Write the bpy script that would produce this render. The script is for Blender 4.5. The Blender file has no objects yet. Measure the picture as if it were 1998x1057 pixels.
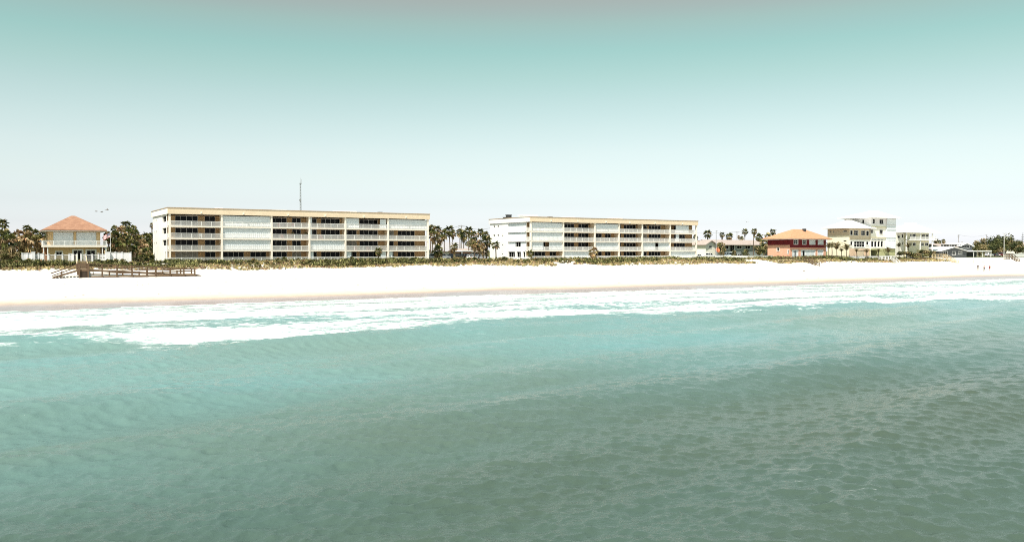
import bpy, math, random
import numpy as np
from mathutils import Vector, Matrix
PI = math.pi; R = math.radians
rnd = random.Random(7)
SC = bpy.context.scene
COL = SC.collection

# ------------------------------------------------------------------ camera
# world frame: X runs along the shore, Y runs inland, Z up, sea level 0
CAM = Vector((0, 0, 7.5)); YAW = R(31.55); FPX = 1627.0; PITCH = math.atan(38.5/1627)
cd = bpy.data.cameras.new('camera'); cam = bpy.data.objects.new('camera', cd); COL.objects.link(cam)
cd.sensor_width = 36; cd.lens = 36*FPX/1998; cd.clip_start = 0.5; cd.clip_end = 20000
cam.location = CAM; cam.rotation_euler = (PI/2-PITCH, 0, -YAW); SC.camera = cam

# ------------------------------------------------------------------ light
SUN_EL, SUN_AZ = R(58), R(238)          # azimuth clockwise from +Y (inland)
w = bpy.data.worlds.new('World'); SC.world = w; w.use_nodes = True
wn = w.node_tree.nodes; wl = w.node_tree.links; wn.clear()
sky = wn.new('ShaderNodeTexSky'); sky.sky_type = 'NISHITA'; sky.sun_disc = False
sky.sun_elevation = SUN_EL; sky.sun_rotation = SUN_AZ; sky.air_density = 1.0; sky.dust_density = 1.0; sky.ozone_density = 1.0
tc = wn.new('ShaderNodeTexCoord'); sx = wn.new('ShaderNodeSeparateXYZ'); ramp = wn.new('ShaderNodeValToRGB')
mul = wn.new('ShaderNodeMix'); mul.data_type = 'RGBA'; mul.blend_type = 'MULTIPLY'; mul.inputs[0].default_value = 1
bg = wn.new('ShaderNodeBackground'); bg.inputs[1].default_value = 0.1; wo = wn.new('ShaderNodeOutputWorld')
mr = wn.new('ShaderNodeMapRange'); mr.inputs[1].default_value = 0; mr.inputs[2].default_value = 1.0; mr.clamp = True
wl.new(tc.outputs['Generated'], sx.inputs[0]); wl.new(sx.outputs[2], mr.inputs[0]); wl.new(mr.outputs[0], ramp.inputs[0])
wl.new(sky.outputs[0], mul.inputs[6]); wl.new(ramp.outputs[0], mul.inputs[7]); wl.new(mul.outputs[2], bg.inputs[0]); wl.new(bg.outputs[0], wo.inputs[0])
SKY_RAMP = [(0.0, (1.47, 1.52, 1.92)), (0.0123, (1.31, 1.34, 1.72)), (0.0307, (1.06, 1.065, 1.30)), (0.0551, (1.03, .975, 1.05)), (0.0855, (1.145, 1.025, 0.94)), (0.1156, (1.225, 1.075, 0.895)), (0.1454, (1.22, 1.10, 0.845)), (0.1747, (1.172, 1.107, 0.797)), (0.2035, (1.083, 1.115, 0.746)), (0.2317, (0.985, 1.114, 0.715)), (0.2456, (1.032, 1.087, 0.694)), (0.2594, (1.102, 1.065, 0.661)), (0.273, (1.194, 0.997, 0.624)), (0.2848, (1.27, 0.96, 0.595)), (.33, (1.14, 1.06, .67)), (.42, (1.05, 1.12, .73)), (1.0, (1.05, 1.12, .75))]
el = ramp.color_ramp.elements
for i, (p, c) in enumerate(SKY_RAMP):
    e = el[i] if i < 2 else el.new(p)
    e.position = p; e.color = (*c, 1)
sd = bpy.data.lights.new('sun', 'SUN'); sd.energy = 4.6; sd.angle = R(0.53); sd.color = (1, 0.95, 0.87)
sun = bpy.data.objects.new('sun', sd); COL.objects.link(sun)
sdir = Vector((math.sin(SUN_AZ)*math.cos(SUN_EL), math.cos(SUN_AZ)*math.cos(SUN_EL), math.sin(SUN_EL)))
sun.rotation_euler = sdir.to_track_quat('Z', 'Y').to_euler(); sun.location = (-50, -30, 120)
SC.view_settings.view_transform = 'Standard'; SC.view_settings.look = 'None'
SC.view_settings.exposure = 0.75; SC.view_settings.gamma = 1; SC.view_settings.use_curve_mapping = False
SC.render.engine = 'CYCLES'
SC.cycles.max_bounces = 6; SC.cycles.diffuse_bounces = 3; SC.cycles.glossy_bounces = 3; SC.cycles.use_denoising = False; SC.cycles.filter_width = 1.0; SC.cycles.sample_clamp_direct = 5; SC.cycles.sample_clamp_indirect = 4

# ------------------------------------------------------------------ picture -> place
RM = cam.rotation_euler.to_matrix()
def ray(px, py): return (RM @ Vector(((px-999)/FPX, (528.5-py)/FPX, -1)))
def onv(px, py, v):
    d = ray(px, py); t = v/d.y; return t*d.x, CAM.z+t*d.z        # (u, z) on the shore-parallel plane at v
def onu(px, py, u):
    d = ray(px, py); t = u/d.x; return t*d.y, CAM.z+t*d.z        # (v, z)
def onz(px, py, z):
    d = ray(px, py); t = (z-CAM.z)/d.z; return t*d.x, t*d.y
PV = [-400, 40, 90, 110, 124.5, 128, 136, 168, 174, 178, 183, 187, 191, 400]
PZ = [-9, -4.5, -1.8, -.7, 0.0, 0.22, .72, 2.6, 3.3, 3.85, 4.45, 4.85, 5.0, 5.0]
def T0(u, v): return float(np.interp(v, PV, PZ))
def U(px, v, py=490): return onv(px, py, v)[0]
def ground_hit(px, py):
    d = ray(px, py); lo = 20.0; t = lo/d.y
    while t < 900 and CAM.z+t*d.z > T0(0, t*d.y): lo = t; t += .5
    hi = t
    for _ in range(30):
        m_ = (lo+hi)/2
        if CAM.z+m_*d.z > T0(0, m_*d.y): lo = m_
        else: hi = m_
    return hi*d.x, hi*d.y, T0(0, hi*d.y)

# ------------------------------------------------------------------ materials
MATS = {}
def mat(name, col, rough=.8, var=.12, scale=1.5, bump=0., bscale=8., spec=.3, col2=None, metal=0., streak=None):
    if name in MATS: return MATS[name]
    m = bpy.data.materials.new(name); m.use_nodes = True; MATS[name] = m
    n = m.node_tree.nodes; l = m.node_tree.links; b = n['Principled BSDF']
    b.inputs['Roughness'].default_value = rough; b.inputs['Specular IOR Level'].default_value = spec; b.inputs['Metallic'].default_value = metal
    t = n.new('ShaderNodeTexCoord')
    nz = n.new('ShaderNodeTexNoise'); nz.inputs['Scale'].default_value = scale; nz.inputs['Detail'].default_value = 6; nz.inputs['Roughness'].default_value = .65
    if streak:
        mp = n.new('ShaderNodeMapping'); mp.inputs['Scale'].default_value = streak; l.new(t.outputs['Object'], mp.inputs[0]); l.new(mp.outputs[0], nz.inputs['Vector'])
    else: l.new(t.outputs['Object'], nz.inputs['Vector'])
    cr = n.new('ShaderNodeValToRGB'); c2 = col2 or tuple(c*(1-2*var) for c in col); c1 = col if col2 else tuple(min(1, c*(1+var)) for c in col)
    cr.color_ramp.elements[0].position = .3; cr.color_ramp.elements[1].position = .7
    cr.color_ramp.elements[0].color = (*c2, 1); cr.color_ramp.elements[1].color = (*c1, 1)
    l.new(nz.outputs[0], cr.inputs[0]); l.new(cr.outputs[0], b.inputs['Base Color'])
    if bump:
        bn = n.new('ShaderNodeTexNoise'); bn.inputs['Scale'].default_value = bscale; bn.inputs['Detail'].default_value = 4; l.new(t.outputs['Object'], bn.inputs['Vector'])
        bp = n.new('ShaderNodeBump'); bp.inputs['Strength'].default_value = bump; bp.inputs['Distance'].default_value = .05
        l.new(bn.outputs[0], bp.inputs['Height']); l.new(bp.outputs[0], b.inputs['Normal'])
    return m
def tintmat(name, rough=.75, spec=.25):
    if name in MATS: return MATS[name]
    m = bpy.data.materials.new(name); m.use_nodes = True; MATS[name] = m
    n = m.node_tree.nodes; l = m.node_tree.links; b = n['Principled BSDF']
    b.inputs['Roughness'].default_value = rough; b.inputs['Specular IOR Level'].default_value = spec
    a = n.new('ShaderNodeAttribute'); a.attribute_name = 'tint'
    t = n.new('ShaderNodeTexCoord'); nz = n.new('ShaderNodeTexNoise'); nz.inputs['Scale'].default_value = 3
    mx = n.new('ShaderNodeMix'); mx.data_type = 'RGBA'; mx.blend_type = 'MULTIPLY'; mx.inputs[0].default_value = .5
    l.new(t.outputs['Object'], nz.inputs[0]); l.new(a.outputs['Color'], mx.inputs[6]); l.new(nz.outputs['Color'], mx.inputs[7])
    l.new(a.outputs['Color'], b.inputs['Base Color'])
    return m
WHITE = mat('white_paint', (.80, .79, .77), .55, .05, .8, col2=(.70, .69, .66))
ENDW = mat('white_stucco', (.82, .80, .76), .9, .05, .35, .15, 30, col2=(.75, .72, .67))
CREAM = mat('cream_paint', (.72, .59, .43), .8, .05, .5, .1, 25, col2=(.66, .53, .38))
SLABM = mat('pale_cream_paint', (.84, .77, .68), .8, .05, .5, col2=(.78, .70, .60))
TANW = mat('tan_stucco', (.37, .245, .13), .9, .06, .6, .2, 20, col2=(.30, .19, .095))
GLASS = mat('dark_glass', (.004, .0045, .005), .08, .1, .5, spec=.1)
SHUT = mat('shutter_metal', (.72, .75, .76), .5, .04, .6, col2=(.64, .68, .70))
ALU = mat('window_aluminium', (.62, .62, .60), .45, .05)
DARKM = mat('dark_metal', (.05, .05, .05), .5, .1)
GREYM = mat('grey_metal', (.32, .33, .34), .5, .1)
WOOD = mat('weathered_wood', (.15, .095, .058), .85, .15, 3, .3, 14, col2=(.08, .05, .03), streak=(1, 1, 6))
WOODD = mat('deck_wood', (.32, .23, .15), .85, .1, 3, .3, 14, col2=(.20, .14, .09))
POLEW = mat('pole_wood', (.30, .25, .20), .9, .15, 3, col2=(.18, .15, .12))
ROOFW = mat('white_roof', (.84, .84, .82), .5, .03, .4, col2=(.79, .79, .77))
LEAF = tintmat('leaf'); TRUNK = mat('palm_trunk', (.17, .13, .095), .95, .2, 5, .4, 10, col2=(.07, .05, .035))

# ------------------------------------------------------------------ mesh helpers
class MB:
    def __init__(s): s.v = []; s.f = []; s.m = []; s.c = []
    def add(s, vs, fs, m=0, col=None):
        k = len(s.v); s.v += [tuple(p) for p in vs]
        for f in fs: s.f.append(tuple(i+k for i in f)); s.m.append(m); s.c.append(col)
        return s
    def box(s, x0, x1, y0, y1, z0, z1, m=0):
        return s.add([(x0,y0,z0),(x1,y0,z0),(x1,y1,z0),(x0,y1,z0),(x0,y0,z1),(x1,y0,z1),(x1,y1,z1),(x0,y1,z1)],
              [(0,3,2,1),(4,5,6,7),(0,1,5,4),(1,2,6,5),(2,3,7,6),(3,0,4,7)], m)
    def obox(s, F, a0, a1, d0, d1, h0, h1, m=0):
        o, ex, en = F; P = lambda a, d, h: o+ex*a+en*d+Vector((0,0,h))
        return s.add([P(a0,d0,h0),P(a1,d0,h0),P(a1,d1,h0),P(a0,d1,h0),P(a0,d0,h1),P(a1,d0,h1),P(a1,d1,h1),P(a0,d1,h1)],
              [(0,3,2,1),(4,5,6,7),(0,1,5,4),(1,2,6,5),(2,3,7,6),(3,0,4,7)], m)
    def beam(s, p, q, w, h, m=0):
        p = Vector(p); q = Vector(q); d = (q-p).normalized(); up = Vector((0,0,1)) if abs(d.z) < .95 else Vector((0,1,0))
        r = d.cross(up).normalized()*w/2; t = r.cross(d).normalized()*h/2
        return s.add([p-r-t,p+r-t,p+r+t,p-r+t,q-r-t,q+r-t,q+r+t,q-r+t],[(0,1,2,3),(7,6,5,4),(0,4,5,1),(1,5,6,2),(2,6,7,3),(3,7,4,0)], m)
    def tube(s, pts, rad, n=6, m=0):
        pts = [Vector(p) for p in pts]; vs = []; fs = []
        for i, p in enumerate(pts):
            d = (pts[min(i+1,len(pts)-1)]-pts[max(i-1,0)]).normalized()
            x = d.cross(Vector((0.31,.95,.02))).normalized(); y = d.cross(x)
            r = rad[i] if hasattr(rad, '__len__') else rad
            vs += [p+(x*math.cos(2*PI*k/n)+y*math.sin(2*PI*k/n))*r for k in range(n)]
        for i in range(len(pts)-1):
            for k in range(n): fs.append((i*n+k, i*n+(k+1)%n, (i+1)*n+(k+1)%n, (i+1)*n+k))
        fs.append(tuple(range(n))[::-1]); fs.append(tuple(range((len(pts)-1)*n, len(pts)*n)))
        return s.add(vs, fs, m)
    def wall(s, F, W, H, ops, depth, m=0, b0=0):
        o, ex, en = F; P = lambda a, d, h: o+ex*a+en*d+Vector((0,0,h))
        A = sorted({0, W, *[x for q in ops for x in q[:2]]}); B = sorted({b0, H, *[x for q in ops for x in q[2:4]]})
        for i in range(len(A)-1):
            for j in range(len(B)-1):
                ca = (A[i]+A[i+1])/2; cb = (B[j]+B[j+1])/2
                if any(q[0] < ca < q[1] and q[2] < cb < q[3] for q in ops): continue
                s.add([P(A[i],0,B[j]),P(A[i+1],0,B[j]),P(A[i+1],0,B[j+1]),P(A[i],0,B[j+1])],[(0,1,2,3)],m)
        for a0,a1,c0,c1 in [q[:4] for q in ops]:
            for p, q in (((a0,c0),(a1,c0)),((a1,c0),(a1,c1)),((a1,c1),(a0,c1)),((a0,c1),(a0,c0))):
                s.add([P(p[0],0,p[1]),P(q[0],0,q[1]),P(q[0],-depth,q[1]),P(p[0],-depth,p[1])],[(0,1,2,3)],m)
        return s
    def mesh(s, name, mats, org=(0,0,0), smooth=False):
        me = bpy.data.meshes.new(name); o = Vector(org)
        me.from_pydata([(p[0]-o.x, p[1]-o.y, p[2]-o.z) for p in s.v], [], s.f)
        for q in (mats if isinstance(mats, (list, tuple)) else [mats]): me.materials.append(q)
        me.polygons.foreach_set('material_index', s.m)
        if smooth: me.polygons.foreach_set('use_smooth', [True]*len(s.f))
        if any(c is not None for c in s.c):
            at = me.attributes.new('tint', 'FLOAT_COLOR', 'FACE')
            at.data.foreach_set('color', [x for c in s.c for x in ((*(c or (.1,.1,.1)), 1))])
        me.update(); return me
def tag(o, label=None, cat=None, group=None, kind=None):
    for k, x in (('label',label),('category',cat),('group',group),('kind',kind)):
        if x: o[k] = x
    return o
def thing(name, loc, label, cat, group=None):
    o = bpy.data.objects.new(name, None); COL.objects.link(o); o.location = loc; o.empty_display_size = .5
    return tag(o, label, cat, group)
def root_of(o):
    while o.parent: o = o.parent
    return o
def part(name, mb, mats, parent, smooth=False, label=None, kind=None, local=False):
    """parts written in world coordinates unless local"""
    org = (0,0,0) if local else root_of(parent).location
    o = bpy.data.objects.new(name, mb.mesh(name, mats, org, smooth)); COL.objects.link(o); o.parent = parent
    return tag(o, label, None, None, kind)
def solo(name, mb, mats, loc, label, cat, group=None, smooth=False, kind=None, local=True):
    o = bpy.data.objects.new(name, mb.mesh(name, mats, (0,0,0) if local else loc, smooth)); COL.objects.link(o); o.location = loc
    return tag(o, label, cat, group, kind)
def inst(name, me, parent, loc=(0,0,0), rot=(0,0,0), scale=(1,1,1), label=None):
    o = bpy.data.objects.new(name, me); COL.objects.link(o); o.parent = parent; o.location = loc; o.rotation_euler = rot; o.scale = scale
    if label: o['label'] = label
    return o
def copy_tree(o, parent=None):
    c = o.copy(); COL.objects.link(c); c.parent = parent
    for ch in list(o.children): copy_tree(ch, c)
    return c
def np_mesh(name, V, F, mats, attrs=None, smooth=True):
    """V (n,3), F (m,k) numpy"""
    me = bpy.data.meshes.new(name); n, k = F.shape
    me.vertices.add(len(V)); me.vertices.foreach_set('co', np.ascontiguousarray(V, dtype=np.float32).ravel())
    me.loops.add(n*k); me.loops.foreach_set('vertex_index', np.ascontiguousarray(F, dtype=np.int32).ravel())
    me.polygons.add(n); me.polygons.foreach_set('loop_start', np.arange(0, n*k, k, dtype=np.int32))
    try: me.polygons.foreach_set('loop_total', np.full(n, k, dtype=np.int32))
    except Exception: pass
    me.polygons.foreach_set('use_smooth', np.full(n, smooth))
    for q in mats: me.materials.append(q)
    for an, (dom, typ, dat) in (attrs or {}).items():
        at = me.attributes.new(an, typ, dom)
        at.data.foreach_set('color' if 'COLOR' in typ else 'value', np.ascontiguousarray(dat, dtype=np.float32).ravel())
    me.update(calc_edges=True); return me
def vnoise(x, y, seed=0):
    xi = np.floor(x).astype(np.int64); yi = np.floor(y).astype(np.int64); xf = x-xi; yf = y-yi
    def h(a, b):
        k = (a*374761393+b*668265263+seed*1442695041) & 0xffffffff
        k = ((k ^ (k >> 13))*1274126177) & 0xffffffff
        return ((k ^ (k >> 16)) & 0xffff)/65535.0
    sx = xf*xf*(3-2*xf); sy = yf*yf*(3-2*yf)
    return (h(xi,yi)*(1-sx)+h(xi+1,yi)*sx)*(1-sy)+(h(xi,yi+1)*(1-sx)+h(xi+1,yi+1)*sx)*sy
def fbm(x, y, seed=0, o=4):
    t = 0; a = .5; s = 0
    for i in range(o): t = t+a*vnoise(x*2**i, y*2**i, seed+i*17); s += a; a *= .5
    return t/s
def sstep(a, b, x): t = np.clip((x-a)/(b-a), 0, 1); return t*t*(3-2*t)

# ================================================================== SETTING
# ---- beach and ground
def terrain(u, v):
    z = np.interp(v, PV, PZ)
    band = sstep(126, 140, v)*(1-sstep(186, 191, v))
    z = z+band*((fbm(u/9, v/6, 3)-.5)*.35+(fbm(u/2.2, v/2.2, 5, 3)-.5)*.10)
    z = z+sstep(165, 176, v)*(1-sstep(186, 191, v))*(fbm(u/14, v/9, 11)-.5)*.8
    z = z+(1-sstep(128, 137, v))*sstep(112, 121, v)*((fbm(u/38, v/60, 8, 3)-.5)*.30+(fbm(u/9, v/30, 9, 2)-.5)*.06)
    return z
def grid(us, vs, fz):
    A, B = np.meshgrid(us, vs); Z = fz(A, B); V = np.stack([A.ravel(), B.ravel(), Z.ravel()], 1)
    n = len(us); i = np.arange(len(vs)-1)[:, None]*n+np.arange(n-1)[None, :]; i = i.ravel()
    return V, np.stack([i, i+1, i+n+1, i+n], 1)
def sandmat():
    m = bpy.data.materials.new('beach_sand'); m.use_nodes = True; n = m.node_tree.nodes; l = m.node_tree.links; b = n['Principled BSDF']
    g = n.new('ShaderNodeNewGeometry'); s = n.new('ShaderNodeSeparateXYZ'); l.new(g.outputs['Position'], s.inputs[0])
    mp = n.new('ShaderNodeMapping'); mp.inputs['Scale'].default_value = (.018, .05, .05); l.new(g.outputs['Position'], mp.inputs[0])
    nz = n.new('ShaderNodeTexNoise'); nz.inputs['Scale'].default_value = 1; nz.inputs['Detail'].default_value = 5; l.new(mp.outputs[0], nz.inputs[0])
    ma = n.new('ShaderNodeMath'); ma.operation = 'MULTIPLY_ADD'; ma.inputs[1].default_value = 9; l.new(nz.outputs[0], ma.inputs[0]); l.new(s.outputs[1], ma.inputs[2])
    mr = n.new('ShaderNodeMapRange'); mr.inputs[1].default_value = 126+4.5; mr.inputs[2].default_value = 166+4.5; l.new(ma.outputs[0], mr.inputs[0])
    cr = n.new('ShaderNodeValToRGB'); E = cr.color_ramp.elements
    cols = [(0, (.34,.28,.28)), (.06, (.37,.305,.295)), (.12, (.41,.325,.26)), (.18, (.50,.43,.355)), (.28, (.58,.525,.455)), (.5, (.62,.575,.515)), (.85, (.66,.625,.57))]
    for i, (p, c) in enumerate(cols):
        e = E[i] if i < 2 else E.new(p)
        e.position = p; e.color = (*c, 1)
    l.new(mr.outputs[0], cr.inputs[0])
    n2 = n.new('ShaderNodeTexNoise'); n2.inputs['Scale'].default_value = .7; n2.inputs['Detail'].default_value = 8; n2.inputs['Roughness'].default_value = .7; l.new(g.outputs['Position'], n2.inputs[0])
    c2 = n.new('ShaderNodeMapRange'); c2.inputs[1].default_value = .3; c2.inputs[2].default_value = .7; c2.inputs[3].default_value = .86; c2.inputs[4].default_value = 1.06; l.new(n2.outputs[0], c2.inputs[0])
    mx = n.new('ShaderNodeMix'); mx.data_type = 'RGBA'; mx.blend_type = 'MULTIPLY'; mx.inputs[0].default_value = 1; l.new(cr.outputs[0], mx.inputs[6]); l.new(c2.outputs[0], mx.inputs[7]); l.new(mx.outputs[2], b.inputs['Base Color'])
    rr = n.new('ShaderNodeMapRange'); rr.inputs[1].default_value = .03; rr.inputs[2].default_value = .16; rr.inputs[3].default_value = .22; rr.inputs[4].default_value = .95; l.new(mr.outputs[0], rr.inputs[0]); l.new(rr.outputs[0], b.inputs['Roughness'])
    n3 = n.new('ShaderNodeTexNoise'); n3.inputs['Scale'].default_value = 2.2; n3.inputs['Detail'].default_value = 5; l.new(g.outputs['Position'], n3.inputs[0])
    bs = n.new('ShaderNodeMapRange'); bs.inputs[1].default_value = .3; bs.inputs[2].default_value = .6; bs.inputs[3].default_value = .02; bs.inputs[4].default_value = .5; l.new(mr.outputs[0], bs.inputs[0])
    bp = n.new('ShaderNodeBump'); bp.inputs['Distance'].default_value = .12; l.new(bs.outputs[0], bp.inputs['Strength']); l.new(n3.outputs[0], bp.inputs['Height']); l.new(bp.outputs[0], b.inputs['Normal'])
    return m
us = np.concatenate([np.linspace(-900, -45, 20), np.arange(-40, 420, .8), np.geomspace(425, 6000, 40)])
vs = np.concatenate([np.linspace(-60, 100, 12), np.arange(104, 192, .7), [196, 200]])
V, F = grid(us, vs, terrain)
o = bpy.data.objects.new('beach', np_mesh('beach', V, F, [sandmat()])); COL.objects.link(o); tag(o, kind='structure')
GR = mat('lawn_and_lots', (.17, .17, .09), .95, .2, .08, col2=(.10, .11, .05))
us = np.concatenate([np.linspace(-4000, -100, 14), np.linspace(-60, 600, 60), np.geomspace(640, 9000, 16)]); vs = np.concatenate([[189.5], np.linspace(192, 420, 30), np.geomspace(450, 12000, 20)])
V, F = grid(us, vs, lambda a, b: 5.0+(fbm(a/40, b/40, 21)-.5)*.06*(b > 195))
o = bpy.data.objects.new('ground', np_mesh('ground', V, F, [GR])); COL.objects.link(o); tag(o, kind='structure')
ASPH = mat('asphalt', (.07, .07, .072), .9, .15, .6, .2, 20)
o = solo('parking_lot', MB().box(95.8, 125.9, 197, 232, 0, .06), ASPH, (0,0,5.01), None, None, kind='structure')
o = solo('driveway', MB().box(191, 224, 203, 214, 0, .06), ASPH, (0,0,5.01), None, None, kind='structure')

# ---- sea
def surf_lines(u):
    m0 = 74.5+(fbm(u/34, u*0, 31, 3)-.5)*13+(fbm(u/7, u*0, 32, 2)-.5)*3
    m1 = 95+(fbm(u/40, u*0, 33, 3)-.5)*10+(fbm(u/8, u*0, 34, 2)-.5)*2
    m2 = 109+(fbm(u/45, u*0, 35, 3)-.5)*8+(fbm(u/9, u*0, 36, 2)-.5)*2
    return m0, m1, m2
def sea_surface():
    th = np.concatenate([np.linspace(-PI, -1.2, 26)[:-1], np.linspace(-1.2, -.66, 40)[:-1], np.linspace(-.66, .66, 980), np.linspace(.66, 1.2, 40)[1:], np.linspace(1.2, PI, 26)[1:]])
    r = np.concatenate([np.geomspace(2, 14.5, 24)[:-1], np.geomspace(14.5, 60, 430)[:-1], np.geomspace(60, 270, 430)[:-1], np.geomspace(270, 9000, 70)])
    TH, RR = np.meshgrid(th, r)
    a = YAW+TH; u = RR*np.sin(a); v = RR*np.cos(a)
    dr = np.gradient(r)[:, None]+0*TH
    z = np.zeros_like(u); rg = np.random.RandomState(5)
    gust = .75+.55*fbm(u/26+3, v/17, 71, 3)
    fine = np.ones_like(u)
    # swell that runs to the shore
    for lam, amp, ang in ((15, .20, -.20), (11, .15, -.06), (7.6, .055, -.35), (5.2, .03, -.1), (12, .09, -.3)):
        k = 2*PI/lam; ph = k*(u*math.sin(ang)+v*math.cos(ang))+rg.rand()*6.28+2.2*(fbm(u/30, v/30, rg.randint(99), 2)-.5)*2
        s = np.sin(ph); z += amp*(2*((s+1)/2)**1.45-.95)*np.clip(1-(v-70)/45, .15, 1)*np.clip(lam/(3*dr), 0, 1)
    du = np.zeros_like(u); dv = np.zeros_like(u); wz = np.zeros_like(u)
    for i in range(90):
        lam = .25*(2.8/.25)**(rg.rand()**1.05); ang = rg.normal()*.80+.25; slope = .036 if lam < 1.0 else .018
        k = 2*PI/lam; amp = slope/k; fade = sstep(2.2, 4.2, lam/dr)
        ph = k*(u*math.sin(ang)+v*math.cos(ang))+rg.rand()*6.28
        c = amp*fade*gust; wz += c*np.sin(ph); c = 1.1*c*np.cos(ph); du += c*math.sin(ang); dv += c*math.cos(ang)
    wz *= 1.15; z += wz
    damp = 1-.75*sstep(100, 121, v); z = z*damp-.07*sstep(112, 122, v); du *= damp; dv *= damp
    m0, m1, m2 = surf_lines(u)
    h0 = .14+.42*sstep(.35, .7, fbm(u/23+9, u*0, 41, 2)); h1 = .10+.22*fbm(u/17, u*0, 42, 2); h2 = .06+.14*fbm(u/15, u*0, 43, 2)
    def ridge(d): return np.where(d < 0, np.exp(-(d/3.0)**2), np.exp(-(d/1.9)**2))
    z += h0*ridge(v-m0)+h1*ridge(v-m1)+h2*ridge(v-m2)
    t0 = v-m0; lace = fbm(u/9, v/2.6, 51, 4); big = fbm(u/24, v/7, 52, 3); st = fbm(u/14, v/1.6, 57, 4)
    f = 0*u
    for j, (off, amp, dec, L_) in enumerate(((0, 1.05, .50, 11), (8.5, 1.0, .45, 8), (18, 1.12, .48, 9), (27, 1.0, .42, 8), (36, 1.0, .38, 9))):
        mj = m0*(1-off/42)+(m0.mean()*0+119)*(off/42)+(fbm(u/(20+4*j), u*0, 90+j, 3)-.5)*7*(off > 0)
        w_ = sstep(.28, .52, fbm(u/(26+3*j)+j*7, v*0, 95+j, 2)+(.45 if j == 0 else (.25 if j == 2 else 0)))
        d = v-mj+(lace-.5)*4.5+1.2
        f = np.maximum(f, w_*sstep(-2.4, 1.4, d)*(amp-dec*sstep(1.0, L_, d-7*(big-.45))))
    f = np.maximum(f, .78*sstep(117, 122.5, v+(lace-.5)*6)); f = np.maximum(f, .50*sstep(0, 5, t0))
    f += ((st-.5)*.8+.0)*sstep(0, 4, t0)
    f *= sstep(-4.5, 2.0, t0+(lace-.5)*5)
    f = np.maximum(f, .55*sstep(.44, .70, fbm(u/6, v/1.8, 55, 4))*sstep(-10, -1, t0)*(1-sstep(4, 8, t0)))
    for px, py, rad, amt in ((1590,940,1.9,.36),(1690,965,1.9,.42),(1655,985,1.3,.42),(1700,990,1.1,.40),(1385,735,1.4,.40),(1050,832,1.8,.28)):
        uu, vv = onz(px, py, 0); f = np.maximum(f, amt*.55*np.exp(-((u-uu)/(rad*1.7))**2-((v-vv)/rad)**2))
    z += .06*np.clip(f, 0, 1)*(fbm(u/1.3, v/1.0, 61, 3)-.3)*sstep(60, 75, v)*2
    silt = sstep(17, 60, v+16*(fbm(u/30, v/16, 62, 3)-.5))
    n = len(th); i = (np.arange(len(r)-1)[:, None]*n+np.arange(n-1)[None, :]).ravel()
    Fq = np.stack([i, i+1, i+n+1, i+n], 1)
    cv = v.ravel()[Fq].min(1); Fq = Fq[cv < 131]
    Vx = np.stack([(u+du).ravel(), (v+dv).ravel(), z.ravel()], 1)
    used = np.unique(Fq); mp = np.full(len(Vx), -1); mp[used] = np.arange(len(used))
    return Vx[used], mp[Fq][:, ::-1], f.ravel()[used], silt.ravel()[used]
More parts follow.
